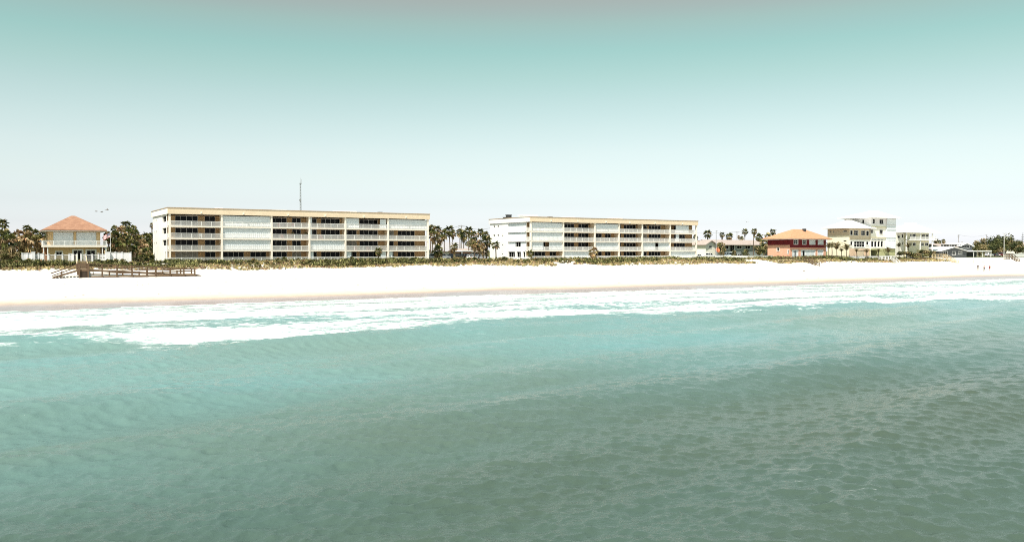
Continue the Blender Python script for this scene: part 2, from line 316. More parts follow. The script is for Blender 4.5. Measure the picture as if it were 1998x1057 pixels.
def seamat():
    m = bpy.data.materials.new('sea_water'); m.use_nodes = True; n = m.node_tree.nodes; l = m.node_tree.links; b = n['Principled BSDF']
    def N(t, **k):
        q = n.new(t)
        for a, x in k.items(): setattr(q, a, x)
        return q
    g = N('ShaderNodeNewGeometry'); fa = N('ShaderNodeAttribute', attribute_name='foam'); sa = N('ShaderNodeAttribute', attribute_name='silt')
    # water colour
    mpa = N('ShaderNodeMapping'); mpa.inputs['Scale'].default_value = (.03, .06, .05); l.new(g.outputs['Position'], mpa.inputs[0])
    nb = N('ShaderNodeTexNoise'); nb.inputs['Scale'].default_value = 1; nb.inputs['Detail'].default_value = 5; l.new(mpa.outputs[0], nb.inputs[0])
    deep = N('ShaderNodeValToRGB'); deep.color_ramp.elements[0].position = .35; deep.color_ramp.elements[1].position = .68
    deep.color_ramp.elements[0].color = (.056, .074, .050, 1); deep.color_ramp.elements[1].color = (.055, .092, .078, 1); l.new(nb.outputs[0], deep.inputs[0])
    shal = N('ShaderNodeValToRGB'); shal.color_ramp.elements[0].position = .35; shal.color_ramp.elements[1].position = .68
    shal.color_ramp.elements[0].color = (.145, .22, .195, 1); shal.color_ramp.elements[1].color = (.135, .26, .26, 1); l.new(nb.outputs[0], shal.inputs[0])
    wm = N('ShaderNodeMix', data_type='RGBA'); l.new(sa.outputs['Fac'], wm.inputs[0]); l.new(deep.outputs[0], wm.inputs[6]); l.new(shal.outputs[0], wm.inputs[7])
    # foam
    mpf = N('ShaderNodeMapping'); mpf.inputs['Scale'].default_value = (.33, 1.0, 1.0); l.new(g.outputs['Position'], mpf.inputs[0])
    vo = N('ShaderNodeTexNoise'); vo.inputs['Scale'].default_value = 2.0; vo.inputs['Detail'].default_value = 7; vo.inputs['Roughness'].default_value = .68; vo.inputs['Distortion'].default_value = .9; l.new(mpf.outputs[0], vo.inputs[0])
    a1 = N('ShaderNodeMath', operation='MULTIPLY_ADD'); a1.inputs[1].default_value = 3.1; a1.inputs[2].default_value = -1.55; l.new(vo.outputs[0], a1.inputs[0])
    a2 = N('ShaderNodeMath', operation='ADD'); l.new(a1.outputs[0], a2.inputs[0]); l.new(fa.outputs['Fac'], a2.inputs[1])
    fr = N('ShaderNodeMapRange', interpolation_type='SMOOTHSTEP'); fr.inputs[1].default_value = .42; fr.inputs[2].default_value = 1.15; l.new(a2.outputs[0], fr.inputs[0])
    gate = N('ShaderNodeMapRange'); gate.inputs[1].default_value = .05; gate.inputs[2].default_value = .35; l.new(fa.outputs['Fac'], gate.inputs[0])
    fm = N('ShaderNodeMath', operation='MULTIPLY'); l.new(fr.outputs[0], fm.inputs[0]); l.new(gate.outputs[0], fm.inputs[1])
    mk = N('ShaderNodeMapRange', interpolation_type='SMOOTHSTEP'); mk.inputs[1].default_value = .30; mk.inputs[2].default_value = .95; mk.inputs[4].default_value = .8; l.new(fa.outputs['Fac'], mk.inputs[0])
    wk = N('ShaderNodeMix', data_type='RGBA'); l.new(mk.outputs[0], wk.inputs[0]); l.new(wm.outputs[2], wk.inputs[6]); wk.inputs[7].default_value = (.30, .38, .375, 1)
    cm = N('ShaderNodeMix', data_type='RGBA'); l.new(fm.outputs[0], cm.inputs[0]); l.new(wk.outputs[2], cm.inputs[6]); cm.inputs[7].default_value = (.80, .81, .80, 1); l.new(cm.outputs[2], b.inputs['Base Color'])
    rm = N('ShaderNodeMapRange'); rm.inputs[3].default_value = .15; rm.inputs[4].default_value = .85; l.new(fm.outputs[0], rm.inputs[0]); l.new(rm.outputs[0], b.inputs['Roughness'])
    b.inputs['IOR'].default_value = 1.333; b.inputs['Specular IOR Level'].default_value = .5
    # ripples
    mpb = N('ShaderNodeMapping'); mpb.inputs['Scale'].default_value = (1.0, 1.6, 1.0); mpb.inputs['Rotation'].default_value = (0, 0, -.3); l.new(g.outputs['Position'], mpb.inputs[0])
    n1 = N('ShaderNodeTexNoise'); n1.inputs['Scale'].default_value = 3.6; n1.inputs['Detail'].default_value = 5; n1.inputs['Roughness'].default_value = .6; n1.inputs['Distortion'].default_value = .4; l.new(mpb.outputs[0], n1.inputs[0])
    bp = N('ShaderNodeBump'); bp.inputs['Strength'].default_value = .45; bp.inputs['Distance'].default_value = .10; l.new(n1.outputs[0], bp.inputs['Height']); l.new(bp.outputs[0], b.inputs['Normal'])
    return m
V, F, foam, silt = sea_surface()
o = bpy.data.objects.new('sea', np_mesh('sea', V, F, [seamat()], {'foam': ('POINT', 'FLOAT', foam), 'silt': ('POINT', 'FLOAT', silt)})); COL.objects.link(o); tag(o, kind='structure')

# ================================================================== BUILDINGS
def frameF(u, v, z, side='front'):
    """front: faces the sea, a runs right; left: faces -X, a runs from the far end to the near end"""
    if side == 'front': return (Vector((u, v, z)), Vector((1,0,0)), Vector((0,-1,0)))
    if side == 'back': return (Vector((u, v, z)), Vector((-1,0,0)), Vector((0,1,0)))
    if side == 'right': return (Vector((u, v, z)), Vector((0,1,0)), Vector((1,0,0)))
    return (Vector((u, v, z)), Vector((0,-1,0)), Vector((-1,0,0)))
def window(th, F, q, inset=.12, nx=2, ny=1, fw=.07, fm=None, gm=None, name='window', split=False, trim=0):
    """a framed opening: frame part, pane sub-parts"""
    a0, a1, h0, h1 = q; mb = MB(); fm = fm or WHITE; d1 = -inset+.06; d0 = -inset-.04
    mb.obox(F, a0, a0+fw, d0, d1, h0, h1); mb.obox(F, a1-fw, a1, d0, d1, h0, h1)
    mb.obox(F, a0+fw, a1-fw, d0, d1, h0, h0+fw); mb.obox(F, a0+fw, a1-fw, d0, d1, h1-fw, h1)
    for i in range(1, nx):
        x = a0+(a1-a0)*i/nx; mb.obox(F, x-fw*.4, x+fw*.4, d0+.012, d1-.012, h0+fw, h1-fw)
    for j in range(1, ny):
        y = h0+(h1-h0)*j/ny; mb.obox(F, a0+fw, a1-fw, d0+.024, d1-.024, y-fw*.35, y+fw*.35)
    if trim:
        mb.obox(F, a0-trim, a0-.003, -.02, .05, h0-trim, h1+trim); mb.obox(F, a1+.003, a1+trim, -.02, .05, h0-trim, h1+trim)
        mb.obox(F, a0-.003, a1+.003, -.02, .05, h1+.003, h1+trim); mb.obox(F, a0-.003, a1+.003, -.02, .08, h0-trim, h0-.003)
    fr = part(name, mb, fm, th)
    if split:
        for i in range(nx):
            x0 = a0+(a1-a0)*i/nx; x1 = a0+(a1-a0)*(i+1)/nx
            part('pane', MB().obox(F, x0+.01, x1-.01, d0-.03, d0+.035, h0+.01, h1-.01), gm or GLASS, fr)
    else: part('pane', MB().obox(F, a0+.01, a1-.01, d0-.03, d0+.035, h0+.01, h1-.01), gm or GLASS, fr)
    return fr
def railing_mb(F, W, posts, h=1.07, step=.13, end=False):
    mb = MB()
    mb.obox(F, 0, W, -.045, .045, h-.09, h); mb.obox(F, 0, W, -.03, .03, .08, .15)
    for p in posts: mb.obox(F, p-.05, p+.05, -.044, .044, 0, h-.092)
    k = int(W/step)
    for i in range(1, k):
        a = W*i/k; mb.obox(F, a-.02, a+.02, -.018, .018, .152, h-.092)
    return mb
BAYS = [11.3, 11.3, 9.05, 9.05, 11.3, 11.3]
DOORS = [[(.15,.58,4),(.71,.915,2)], [(.06,.48,4),(.61,.94,3)], [(.04,.47,3),(.61,.85,2)], [(.08,.28,2),(.40,.93,4)], [(.03,.33,3),(.40,.83,4)], [(.03,.22,2),(.32,.74,4)]]
FL = 2.70; SOF = .30
# balcony slabs need a loop that bends light: each flat of the block is a bay on a floor
def accordion(F, W, h0, h1, n, dep=.022):
    mb = MB(); o, ex, en = F; P = lambda a, d, h: o+ex*a+en*d+Vector((0,0,h))
    pts = [(W*i/n, dep if i % 2 else -dep) for i in range(n+1)]
    for (a, d), (b, e) in zip(pts, pts[1:]):
        mb.add([P(a,d,h0),P(b,e,h0),P(b,e,h1),P(a,d,h1)], [(0,1,2,3)])
    mb.obox(F, 0, W, -.07, .07, h1, h1+.08); mb.obox(F, 0, W, -.07, .07, h0-.05, h0)
    return mb
def condo(u0, label, end, shut):
    v0 = 196.4; z0 = 5.05; D = 22.5; W = sum(BAYS); H = 10.70; TOP = 12.0; bd = 2.2
    th = thing('apartment_block', (u0, v0, z0), label, 'building', 'two beachfront apartment blocks')
    X = [u0]
    for b in BAYS: X.append(X[-1]+b)
    u1 = X[-1]
    # roof band with a coping, roof deck
    mb = MB(); t = .3
    mb.box(u0-.25, u1+.25, v0-.35, v0-.35+t, z0+H, z0+TOP); part('roof_band', MB().box(u0-.25, u0-.25+t, v0-.35+t+.002, v0+D, z0+H, z0+TOP), ENDW, th, label='end of the roof band, sunlit white put into its colour')  # end piece of the same cream band, whitened for the sun on it
    mb.box(u1+.25-t, u1+.25, v0-.35+t, v0+D, z0+H, z0+TOP); mb.box(u0-.25, u1+.25, v0+D, v0+D+t, z0+H, z0+TOP)
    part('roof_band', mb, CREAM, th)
    mb = MB(); mb.box(u0-.33, u1+.33, v0-.43, v0, z0+TOP+.002, z0+TOP+.14); mb.box(u0-.33, u0+.1, v0, v0+D+.4, z0+TOP+.002, z0+TOP+.14)
    mb.box(u1-.1, u1+.33, v0, v0+D+.4, z0+TOP+.002, z0+TOP+.14); mb.box(u0+.1, u1-.1, v0+D, v0+D+.4, z0+TOP+.002, z0+TOP+.14)
    part('coping', mb, mat('coping_metal', (.42, .30, .20), .6, .08), th)
    part('roof', MB().box(u0+.05, u1-.05, v0-.05, v0+D, z0+H+.6, z0+H+.9), ROOFW, th)
    part('ceiling', MB().box(u0, u1, v0-.049, v0+bd+.4, z0+H+.002, z0+H+.2), SLABM, th)
    # slabs
    for k in range(4):
        part('balcony_slab', MB().box(u0, u1+.02, v0-.1, v0+bd+.3, z0+k*FL-SOF, z0+k*FL), SLABM, th)
    # recessed wall with door openings
    F0 = frameF(u0, v0+bd, z0); ops = []; doors = []; blind = mat('drawn_blinds', (.20, .19, .17), .6, .1, .8, streak=(6, 1, 1)); br = random.Random(int(u0))
    for b in range(6):
        for k in range(4):
            for (fa, fb, nx) in DOORS[b]:
                q = (X[b]-u0+fa*BAYS[b], X[b]-u0+fb*BAYS[b], k*FL+.03, k*FL+2.33); ops.append(q); doors.append((q, nx, b, k))
    mb = MB()
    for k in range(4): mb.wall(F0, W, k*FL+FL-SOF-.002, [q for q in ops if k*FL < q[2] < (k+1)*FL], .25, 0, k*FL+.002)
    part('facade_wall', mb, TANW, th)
    full = {(b, k) for (b, k, a, c) in shut if a < .05 and c > .95}
    for q, nx, b, k in doors:
        window(th, F0, q, .14, nx, 1, .06, ALU, blind if br.random() < .06 else GLASS, 'sliding_door', (b, k) not in full)
    # party walls and front columns
    for i, x in enumerate(X):
        if 0 < i < 6: part('party_wall', MB().box(x-.1, x+.1, v0+.36, v0+bd-.002, z0, z0+H), CREAM, th)
        part('column', MB().box(x-.19+(.19 if i == 0 else 0)-(.17 if i == 6 else 0), x+.19+(.19 if i == 0 else 0)-(.17 if i == 6 else 0), v0-.14, v0+.355, z0-.5, z0+H+.001), SLABM, th)
    # railings, one for each bay of each floor, mesh shared between alike bays
    rm = {}
    for b in range(6):
        for k in range(4):
            wd = BAYS[b]-.42; key = round(wd, 2)
            if key not in rm:
                np_ = 5; rm[key] = railing_mb((Vector((0,0,0)), Vector((1,0,0)), Vector((0,-1,0))), wd, [.04]+[wd*i/np_ for i in range(1, np_)]+[wd-.04]).mesh('railing', WHITE)
            inst('railing', rm[key], th, (X[b]+.21-u0+(.17 if b == 0 else 0)-(.17 if b == 5 else 0), -.06, k*FL+.002))
    for k in range(4):
        rl = railing_mb((Vector((0,0,0)), Vector((0,1,0)), Vector((-1,0,0))), bd-.5, [.04, bd-.55])
        m_ = rl.mesh('railing', WHITE)
        inst('railing', m_, th, (.08, .4, k*FL+.002)); inst('railing', m_, th, (W-.08, .4, k*FL+.002))
    # shutters
    for (b, k, fa, fb) in shut:
        x0 = X[b]+.22+fa*(BAYS[b]-.44); x1 = X[b]+.22+fb*(BAYS[b]-.44)
        Fs = frameF(x0, v0+.27, z0+k*FL)
        part('shutter', accordion(Fs, x1-x0, .06, FL-SOF-.09, max(6, int((x1-x0)/.22))), SHUT, th)
    # walls round the back and the ends
    part('back_wall', MB().wall(frameF(u1, v0+D, z0-.5, 'back'), W, H+.5, [], .1), ENDW, th)
    part('side_wall', MB().wall(frameF(u1, v0+bd-.1, z0-.5, 'right'), D-bd+.1, H+.5, [], .1), ENDW, th)
    L = D-bd+.1; FE = frameF(u0, v0+D, z0, 'left'); V2A = lambda v: v0+D-v
    ops = [(V2A(e[1]), V2A(e[0]), e[2], e[3]) for e in end]
    part('end_wall', MB().wall(FE, L, H, ops, .35, 0, -.5), ENDW, th)
    for e, q in zip(end, ops):
        if e[4] == 'shutter':
            Fs = (Vector((u0+.3, v0+D-q[0], z0)), Vector((0,-1,0)), Vector((-1,0,0)))
            part('shutter', accordion(Fs, q[1]-q[0], q[2]+.02, q[3]-.09, max(6, int((q[1]-q[0])/.25))), SHUT, th)
        else: window(th, FE, q, .3, e[5], 1, .06, ALU, mat('dark_interior', (.008, .008, .008), .9, .1, 2, spec=0))
    # small flood lights on the roof band
    for b in range(6):
        x = X[b]+BAYS[b]*(.42 if b else .6)
        part('flood_light', MB().box(x-.14, x+.14, v0-.62, v0-.352, z0+H+.25, z0+H+.5), WHITE, th)
    return th, X
eA = [(199.6, 205.0, k*FL+.95, k*FL+2.3, 'window', 3) for k in (1, 2, 3)]+[(200.2, 201.6, .4, 2.3, 'window', 1)]
eA += [(213.2, 214.4, k*FL+1.0, k*FL+1.9, 'window', 1) for k in (1, 2, 3)]+[(216.5, 217.5, k*FL+1.0, k*FL+1.9, 'window', 1) for k in (0, 1, 2, 3)]
sA = [(1,1,0,1),(1,2,0,1),(1,3,0,1),(3,1,0,1),(5,3,0,1),(4,3,0,.31),(4,3,.83,.98),(3,0,0,.10),(4,0,0,.13),(4,0,.84,.98),(5,0,0,.10),(3,3,0,.06),(3,2,0,.06)]
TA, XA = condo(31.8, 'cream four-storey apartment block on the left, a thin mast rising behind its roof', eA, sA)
eB = [(198.6, 208.5, k*FL+.75, k*FL+2.45, 'shutter', 1) for k in (2, 3)]+[(198.6, 202.0, FL+.75, FL+2.45, 'shutter', 1), (202.0, 204.2, FL+1.0, FL+2.45, 'window', 2), (204.2, 208.5, FL+.75, FL+2.45, 'shutter', 1)]
eB += [(199.0, 200.2, .7, 2.3, 'window', 1), (201.4, 203.6, .7, 2.3, 'window', 2), (204.6, 208.2, .7, 2.3, 'window', 3)]
eB += [(211.2, 211.9, k*FL+1.3, k*FL+1.8, 'window', 1) for k in (0, 1, 2)]+[(213.6, 214.5, k*FL+1.5, k*FL+2.0, 'window', 1) for k in (2, 3)]+[(215.8, 216.9, k*FL+1.5, k*FL+2.0, 'window', 1) for k in (2, 3)]
sB = [(0,3,0,1),(0,2,0,1),(0,1,0,.40),(0,1,.58,1),(1,0,0,1),(2,3,0,1),(2,1,0,1),(4,1,0,.48),(4,1,.60,1),(5,0,0,1),(5,3,.22,.72),(5,2,.22,.34),(4,0,0,.06)]
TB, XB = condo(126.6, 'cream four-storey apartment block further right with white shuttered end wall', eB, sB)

# things standing on the flat roofs
RZ = 5.05+10.70+.9
def roof_box(name, label, u, v, sx_, sy_, h, m, cap=None):
    t = thing(name, (u, v, RZ), label, 'roof vent' if 'vent' in name else ('roof hatch' if 'hatch' in name else 'air conditioner'), 'equipment on the flat roofs')
    part('casing', MB().box(u-sx_/2, u+sx_/2, v-sy_/2, v+sy_/2, RZ, RZ+h), m, t)
    c = cap or .12
    part('cover', MB().box(u-sx_/2-c, u+sx_/2+c, v-sy_/2-c, v+sy_/2+c, RZ+h+.002, RZ+h+.12), m, t)
    return t
def on_roof(px, v): return U(px, v, 410)
roof_box('roof_hatch', 'small tan roof hatch near the left end of the left apartment block', on_roof(427, 203), 203, 1.3, 1.3, .9, SLABM)
roof_box('roof_hatch', 'long low white hatch on the left block roof, left of the thin mast', on_roof(543, 204), 204, 3.2, 2, .8, ROOFW)
roof_box('roof_hatch', 'wide low white hatch on the left block roof, right of the thin mast', on_roof(672, 205), 205, 4.2, 2, .95, ROOFW, .7)
roof_box('roof_vent', 'small dark roof vent near the right end of the left apartment block', on_roof(741, 203), 203, 1.0, .8, .95, GREYM)
roof_box('air_conditioner', 'tall dark air conditioner at the left end of the right block roof', on_roof(992.5, 211), 211, 1.3, 1.2, 1.5, DARKM)
roof_box('air_conditioner', 'low dark air conditioner beside the tall one, left side, right block roof', on_roof(986, 212), 212, 1.0, 1.0, .8, DARKM)
roof_box('air_conditioner', 'low dark air conditioner beside the tall one, right side, right block roof', on_roof(998.5, 212), 212, 1.0, 1.0, .75, DARKM)
roof_box('roof_hatch', 'long white hatch with tan end on the right block roof above white shutters', on_roof(1030, 205), 205, 5.0, 2, 1.2, ROOFW, .25)
roof_box('roof_vent', 'small dark roof vent on the right block above its second bay', on_roof(1073, 204), 204, 1.0, .8, .9, DARKM)
roof_box('roof_hatch', 'pale low roof hatch on the right block left of its wide flat plate', on_roof(1108, 204), 204, 3.2, 2, .9, ROOFW)
roof_box('roof_hatch', 'wide flat tan topped hatch on the middle of the right block roof', on_roof(1199, 204), 204, 2.2, 2, .9, SLABM, .8)

# ---- houses
def hip_roof(mb, x0, x1, y0, y1, z, ra, rb, zr, th=.22, m=0):
    A, B, Cc, D = (x0,y0,z+th), (x1,y0,z+th), (x1,y1,z+th), (x0,y1,z+th); P = (*ra, zr); Q = (*rb, zr)
    mb.add([A,B,Cc,D,P,Q], [(0,1,5,4),(1,2,5),(2,3,4,5),(3,0,4)], m)
    mb.box(x0, x1, y0, y1, z, z+th, m); return mb
def tile_roof_mat(name, c1, c2, sc=2.6, direction='Z'):
    m = mat(name, c1, .8, .1, 1.2, col2=c2); n = m.node_tree.nodes; l = m.node_tree.links; b = n['Principled BSDF']
    g = n.new('ShaderNodeTexCoord'); wv = n.new('ShaderNodeTexWave'); wv.bands_direction = direction; wv.inputs['Scale'].default_value = sc; wv.inputs['Distortion'].default_value = .6; wv.inputs['Detail'].default_value = 2
    bp = n.new('ShaderNodeBump'); bp.inputs['Strength'].default_value = .7; bp.inputs['Distance'].default_value = .08
    l.new(g.outputs['Object'], wv.inputs[0]); l.new(wv.outputs[1], bp.inputs['Height']); l.new(bp.outputs[0], b.inputs['Normal']); return m
REDT = tile_roof_mat('terracotta_tiles', (.37, .205, .13), (.25, .125, .078))
ORT = tile_roof_mat('orange_shingles', (.55, .29, .165), (.44, .215, .12))
PINKR = tile_roof_mat('pinkish_shingles', (.42, .35, .315), (.33, .27, .24))
GREYR = tile_roof_mat('grey_shingles', (.40, .38, .39), (.32, .30, .31))
YEL = mat('yellow_stucco', (.64, .46, .25), .9, .06, .5, .1, 20, col2=(.57, .39, .20))

# yellow house on the far left
v = 200.; zg = 5.0; x0 = U(95, v); x1 = U(196, v); zE = onv(145, 450.5, v)[1]; zB = onv(145, 479, v)[1]; D = 11
h = thing('beach_house', ((x0+x1)/2, v, zg), 'two-storey yellow house with red tiled hip roof and white balcony', 'house')
Fh = frameF(x0, v, zg); Wd = x1-x0; hz = zE-zg; bz = zB-zg; fx = lambda px: U(px, v)-x0; fz = lambda py: onv(145, py, v)[1]-zg
ops = [(fx(104), fx(144), bz+.02, fz(452.7)), (fx(149), fx(188.5), bz+.02, fz(452.7)), (fx(109), fx(121.5), fz(497.5), fz(490.5)), (fx(143), fx(160.5), .1, fz(488)), (fx(169), fx(186), .1, fz(488))]
mb = MB(); mb.wall(Fh, Wd, bz-.3, ops[2:], .25); mb.wall(Fh, Wd, hz, ops[:2], .25, 0, bz-.3)
mb.wall(frameF(x0, v+D, zg, 'left'), D, hz, [], .2); mb.wall(frameF(x1, v, zg, 'right'), D, hz, [], .2); mb.wall(frameF(x1, v+D, zg, 'back'), Wd, hz, [], .2)
part('wall', mb, YEL, h)
for q in ops[:2]:
    s_ = part('shutter', accordion((Fh[0]+Fh[1]*q[0]+Vector((0,.16,0)), Fh[1], Fh[2]), q[1]-q[0], q[2]+.05, q[3]-.09, 20, .02), SHUT, h)
window(h, Fh, ops[2], .15, 2, 1, .1, WHITE, GLASS, trim=.12); window(h, Fh, ops[3], .15, 2, 1, .1, WHITE, GLASS, 'sliding_door', trim=.22); window(h, Fh, ops[4], .15, 2, 1, .1, WHITE, GLASS, 'sliding_door', trim=.22)
bx0 = U(83.5, v-1.6)-x0; bx1 = U(208.5, v-1.6)-x0
part('balcony', MB().obox(Fh, bx0, bx1, 0.002, 1.6, bz-.35, bz).obox(Fh, bx0, -.003, -5, .002, bz-.35, bz).obox(Fh, Wd+.003, bx1, -5, .002, bz-.35, bz), SLABM, h)
FB = (Fh[0]+Fh[1]*bx0+Vector((0,-1.5,bz)), Fh[1], Fh[2]); bw = bx1-bx0
part('railing', railing_mb(FB, bw, [.06]+[bw*i/6 for i in range(1, 6)]+[bw-.06], 1.05, .16), WHITE, h)
for a in (bx0+.06, bx1-.06):
    part('railing', railing_mb((Fh[0]+Fh[1]*a+Vector((0,-1.4,bz)), Vector((0,1,0)), Vector((-1,0,0))), 6.2, [.06, 3, 6.1], 1.05, .16), WHITE, h)
for a in (bx0+.15, -.25, Wd+.25, bx1-.15): part('post', MB().obox(Fh, a-.1, a+.1, 1.28, 1.48, 0, bz-.351), WHITE, h)
for qa, qb in ((bx0+.1, -.004), (Wd+.004, bx1-.1)): part('porch_wall', MB().obox(Fh, qa, qb, -3.2, -3.0, 0, bz-.352), mat('brown_boards', (.30, .14, .07), .8, .1, 1), h)
ex0 = U(83, v-1.7); ex1 = U(209.5, v-1.7); zr = onv(143, 421, v+4.5)[1]; ra = U(139.5, v+4.6); rb = U(147, v+4.6)
part('roof', hip_roof(MB(), ex0, ex1, v-1.7, v+D+1.4, zE, (ra, v+4.6), (rb, v+4.6), zr), REDT, h)
part('eaves', MB().box(ex0+.05, ex1-.05, v-1.65, v+D+1.3, zE-.12, zE-.002), WHITE, h)

# orange house with a dark red upper band
v = 190.; zg = 5.0; x0 = U(1541, v); x1 = U(1611.5, v); D = 9.5
h = thing('beach_house', ((x0+x1)/2, v, zg), 'orange house with dark red upper walls and orange hip roof', 'house')
ORA = mat('orange_stucco', (.74, .40, .28), .9, .05, .5, .1, 20, col2=(.66, .34, .23)); RED = mat('dark_red_stucco', (.20, .018, .022), .85, .1, .8, .1, 20, col2=(.13, .012, .016))
Fh = frameF(x0, v, zg); Wd = x1-x0; fx = lambda px: U(px, v)-x0; fz = lambda py: onv(1576, py, v)[1]-zg
hz = fz(466.6); mz = fz(483)
top = [(fx(1549), fx(1556.5), fz(476.5), fz(467.8)), (fx(1565.5), fx(1572.5), fz(476.5), fz(467.8)), (fx(1579.5), fx(1590), fz(476.5), fz(467.8)), (fx(1596), fx(1606), fz(476.5), fz(467.8))]
low = [(fx(1546), fx(1557), .3, fz(487.7)), (fx(1563), fx(1590.5), .2, fz(487.7)), (fx(1595.5), fx(1606), .4, fz(487.7))]
part('lower_wall', MB().wall(Fh, Wd, mz, low, .2), ORA, h); part('upper_wall', MB().wall(Fh, Wd, hz, top, .2, 0, mz), RED, h)
FE = frameF(x0, v+D, zg, 'left'); fa = lambda px: (v+D)-onu(px, 480, x0)[0]
ez = lambda px, py: onu(px, py, x0)[1]-zg
el_ = [(fa(1516), fa(1520.6), ez(1518, 490), ez(1518, 483.2)), (fa(1536.5), fa(1539), ez(1538, 494.5), ez(1538, 487.5))]
part('lower_wall', MB().wall(FE, D, hz-2.0, el_, .2).wall(frameF(x1, v, zg, 'right'), D, mz, [], .2).wall(frameF(x1, v+D, zg, 'back'), Wd, mz, [], .2), ORA, h)
part('upper_wall', MB().wall(FE, D, hz, [], .2, 0, hz-2.0).wall(frameF(x1, v, zg, 'right'), D, hz, [], .2, 0, mz).wall(frameF(x1, v+D, zg, 'back'), Wd, hz, [], .2, 0, mz), RED, h)
for q in el_: window(h, FE, q, .12, 1, 2, .08, WHITE, GLASS, trim=.12)
for q in top[:2]: window(h, Fh, q, .1, 2, 2, .09, WHITE, GLASS, trim=.16)
for q in top[2:]:
    window(h, Fh, q, .1, 2, 1, .09, WHITE, SHUT, trim=.16)
for q in low: window(h, Fh, q, .1, 3 if q[1]-q[0] > 4 else 2, 1, .12, WHITE, SHUT, 'shuttered_door', trim=.15)
part('door', MB().obox(Fh, fx(1566.5), fx(1569.5), -.03, .03, .3, fz(489)), GLASS, h); part('door', MB().obox(Fh, fx(1550.7), fx(1552.2), -.03, .03, .3, fz(489)), GLASS, h)
for q in top: part('panel', MB().obox(Fh, q[0], q[1], .003, .04, mz+.2, q[2]-.3), RED, h)
part('roof', hip_roof(MB(), x0-1.6, x1+1.6, v-1.4, v+D+1.2, zg+hz, (U(1546.5, v+5.2), v+5.2), (U(1570, v+5.2), v+5.2), onv(1558, 447.3, v+5.2)[1]), ORT, h)
part('eaves', MB().box(x0-1.55, x1+1.55, v-1.35, v+D+1.1, zg+hz-.15, zg+hz-.002), WHITE, h)
part('roof_vent', MB().box(U(1567, v+4), U(1570, v+4), v+3.4, v+4.4, zg+hz+2.6, zg+hz+3.7), DARKM, h)

# white house with a tower
v = 186.; zg = 4.9
WW = mat('pale_white_stucco', (.80, .78, .70), .85, .05, .4, col2=(.74, .71, .62)); TN = mat('sand_and_eave_shade', (.60, .50, .36), .85, .05, .5, col2=(.53, .43, .30)); GRN = mat('pale_green_stucco', (.42, .42, .22), .85, .06, .5)
LAV = mat('pale_grey_stucco', (.68, .65, .64), .85, .05, .4)
xa = U(1657, v); xb = U(1697.5, v); vt = v-.4; xc = U(1728, vt); xd = U(1746.5, vt); DW = 12.
h = thing('beach_house', ((xa+xd)/2, v, zg), 'tall white house with white hip roofs, a tower and big dark windows', 'house')
F = frameF(xa, v, zg); fx = lambda px: U(px, v)-xa; fz = lambda py: onv(1677, py, v)[1]-zg
hz = fz(445.8); b1 = fz(466); b0 = fz(485)
top = [(fx(1658.8), fx(1663.5), fz(459), fz(449.8)), (fx(1666), fx(1674), fz(459), fz(449.8)), (fx(1680), fx(1687.5), fz(459), fz(449.8)), (fx(1690), fx(1695), fz(459.5), fz(450))]
mid = [(fx(1659), fx(1663.5), fz(479.3), fz(470.6)), (fx(1666.3), fx(1687), fz(482.3), fz(470.6)), (fx(1690), fx(1694.7), fz(478.3), fz(470.6))]
W1 = xb-xa
part('upper_wall', MB().wall(F, W1, hz, top, .2, 0, b1), TN, h); part('lower_wall', MB().wall(F, W1, b1, mid, .2, 0, b0), WW, h)  # sand tone of the upper wall paints in the shade of the eaves
part('ground_wall', MB().wall(F, W1, b0, [(fx(1672.5), fx(1687), .1, b0-.6)], .2), mat('peach_stucco', (.66, .48, .34), .9, .05, .6), h)
part('garage_door', MB().obox(F, fx(1672.5)+.02, fx(1687)-.02, -.2, -.1, .12, b0-.62), TN, h)
for q in top: window(h, F, q, .12, 2 if q[1]-q[0] > 1.5 else 1, 2 if q[1]-q[0] > 1.5 else 1, .07, WHITE, GLASS, trim=.1)
for q in mid: window(h, F, q, .12, 4 if q[1]-q[0] > 3 else 1, 2 if q[1]-q[0] > 3 else 1, .14, WHITE, GLASS, split=q[1]-q[0] > 3, trim=.1)
DL = onu(1614.5, 470, xa)[0]-v
FE = frameF(xa, v+DL, zg, 'left'); ea = lambda px: v+DL-onu(px, 470, xa)[0]; ez = lambda px, py: onu(px, py, xa)[1]-zg
el_ = [(ea(1618.8), ea(1620.8), ez(1620, 453.2), ez(1620, 450.5)), (ea(1625.3), ea(1627), ez(1626, 453.2), ez(1626, 450.5)), (ea(1645), ea(1652), ez(1648, 452.6), ez(1648, 449.8))]
e2_ = [(ea(1645.3), ea(1651.6), ez(1648, 471.8), ez(1648, 469.2))]
bl = ez(1656, 459.6)
part('upper_wall', MB().wall(FE, DL, hz, el_, .2, 0, bl), TN, h, label='upper side wall with eave shade put into its sand colour')  # eave shadow put into the colour, down to the split with the ivory
part('lower_wall', MB().wall(FE, DL, bl, e2_, .2), mat('ivory_stucco', (.80, .74, .55), .9, .05, .5), h)
for q in el_+e2_: window(h, FE, q, .12, 1, 1, .05, WHITE, GLASS)
part('roof', hip_roof(MB(), xa-1.6, xb+1.5, v-1.5, v+DL+1.5, zg+hz, (U(1652, v+6), v+6), (U(1663, v+6), v+6), onv(1657, 429.5, v+6)[1], .25), ROOFW, h)
part('band', MB().obox(F, 0, W1, .003, .12, b1-.25, b1), TN, h)
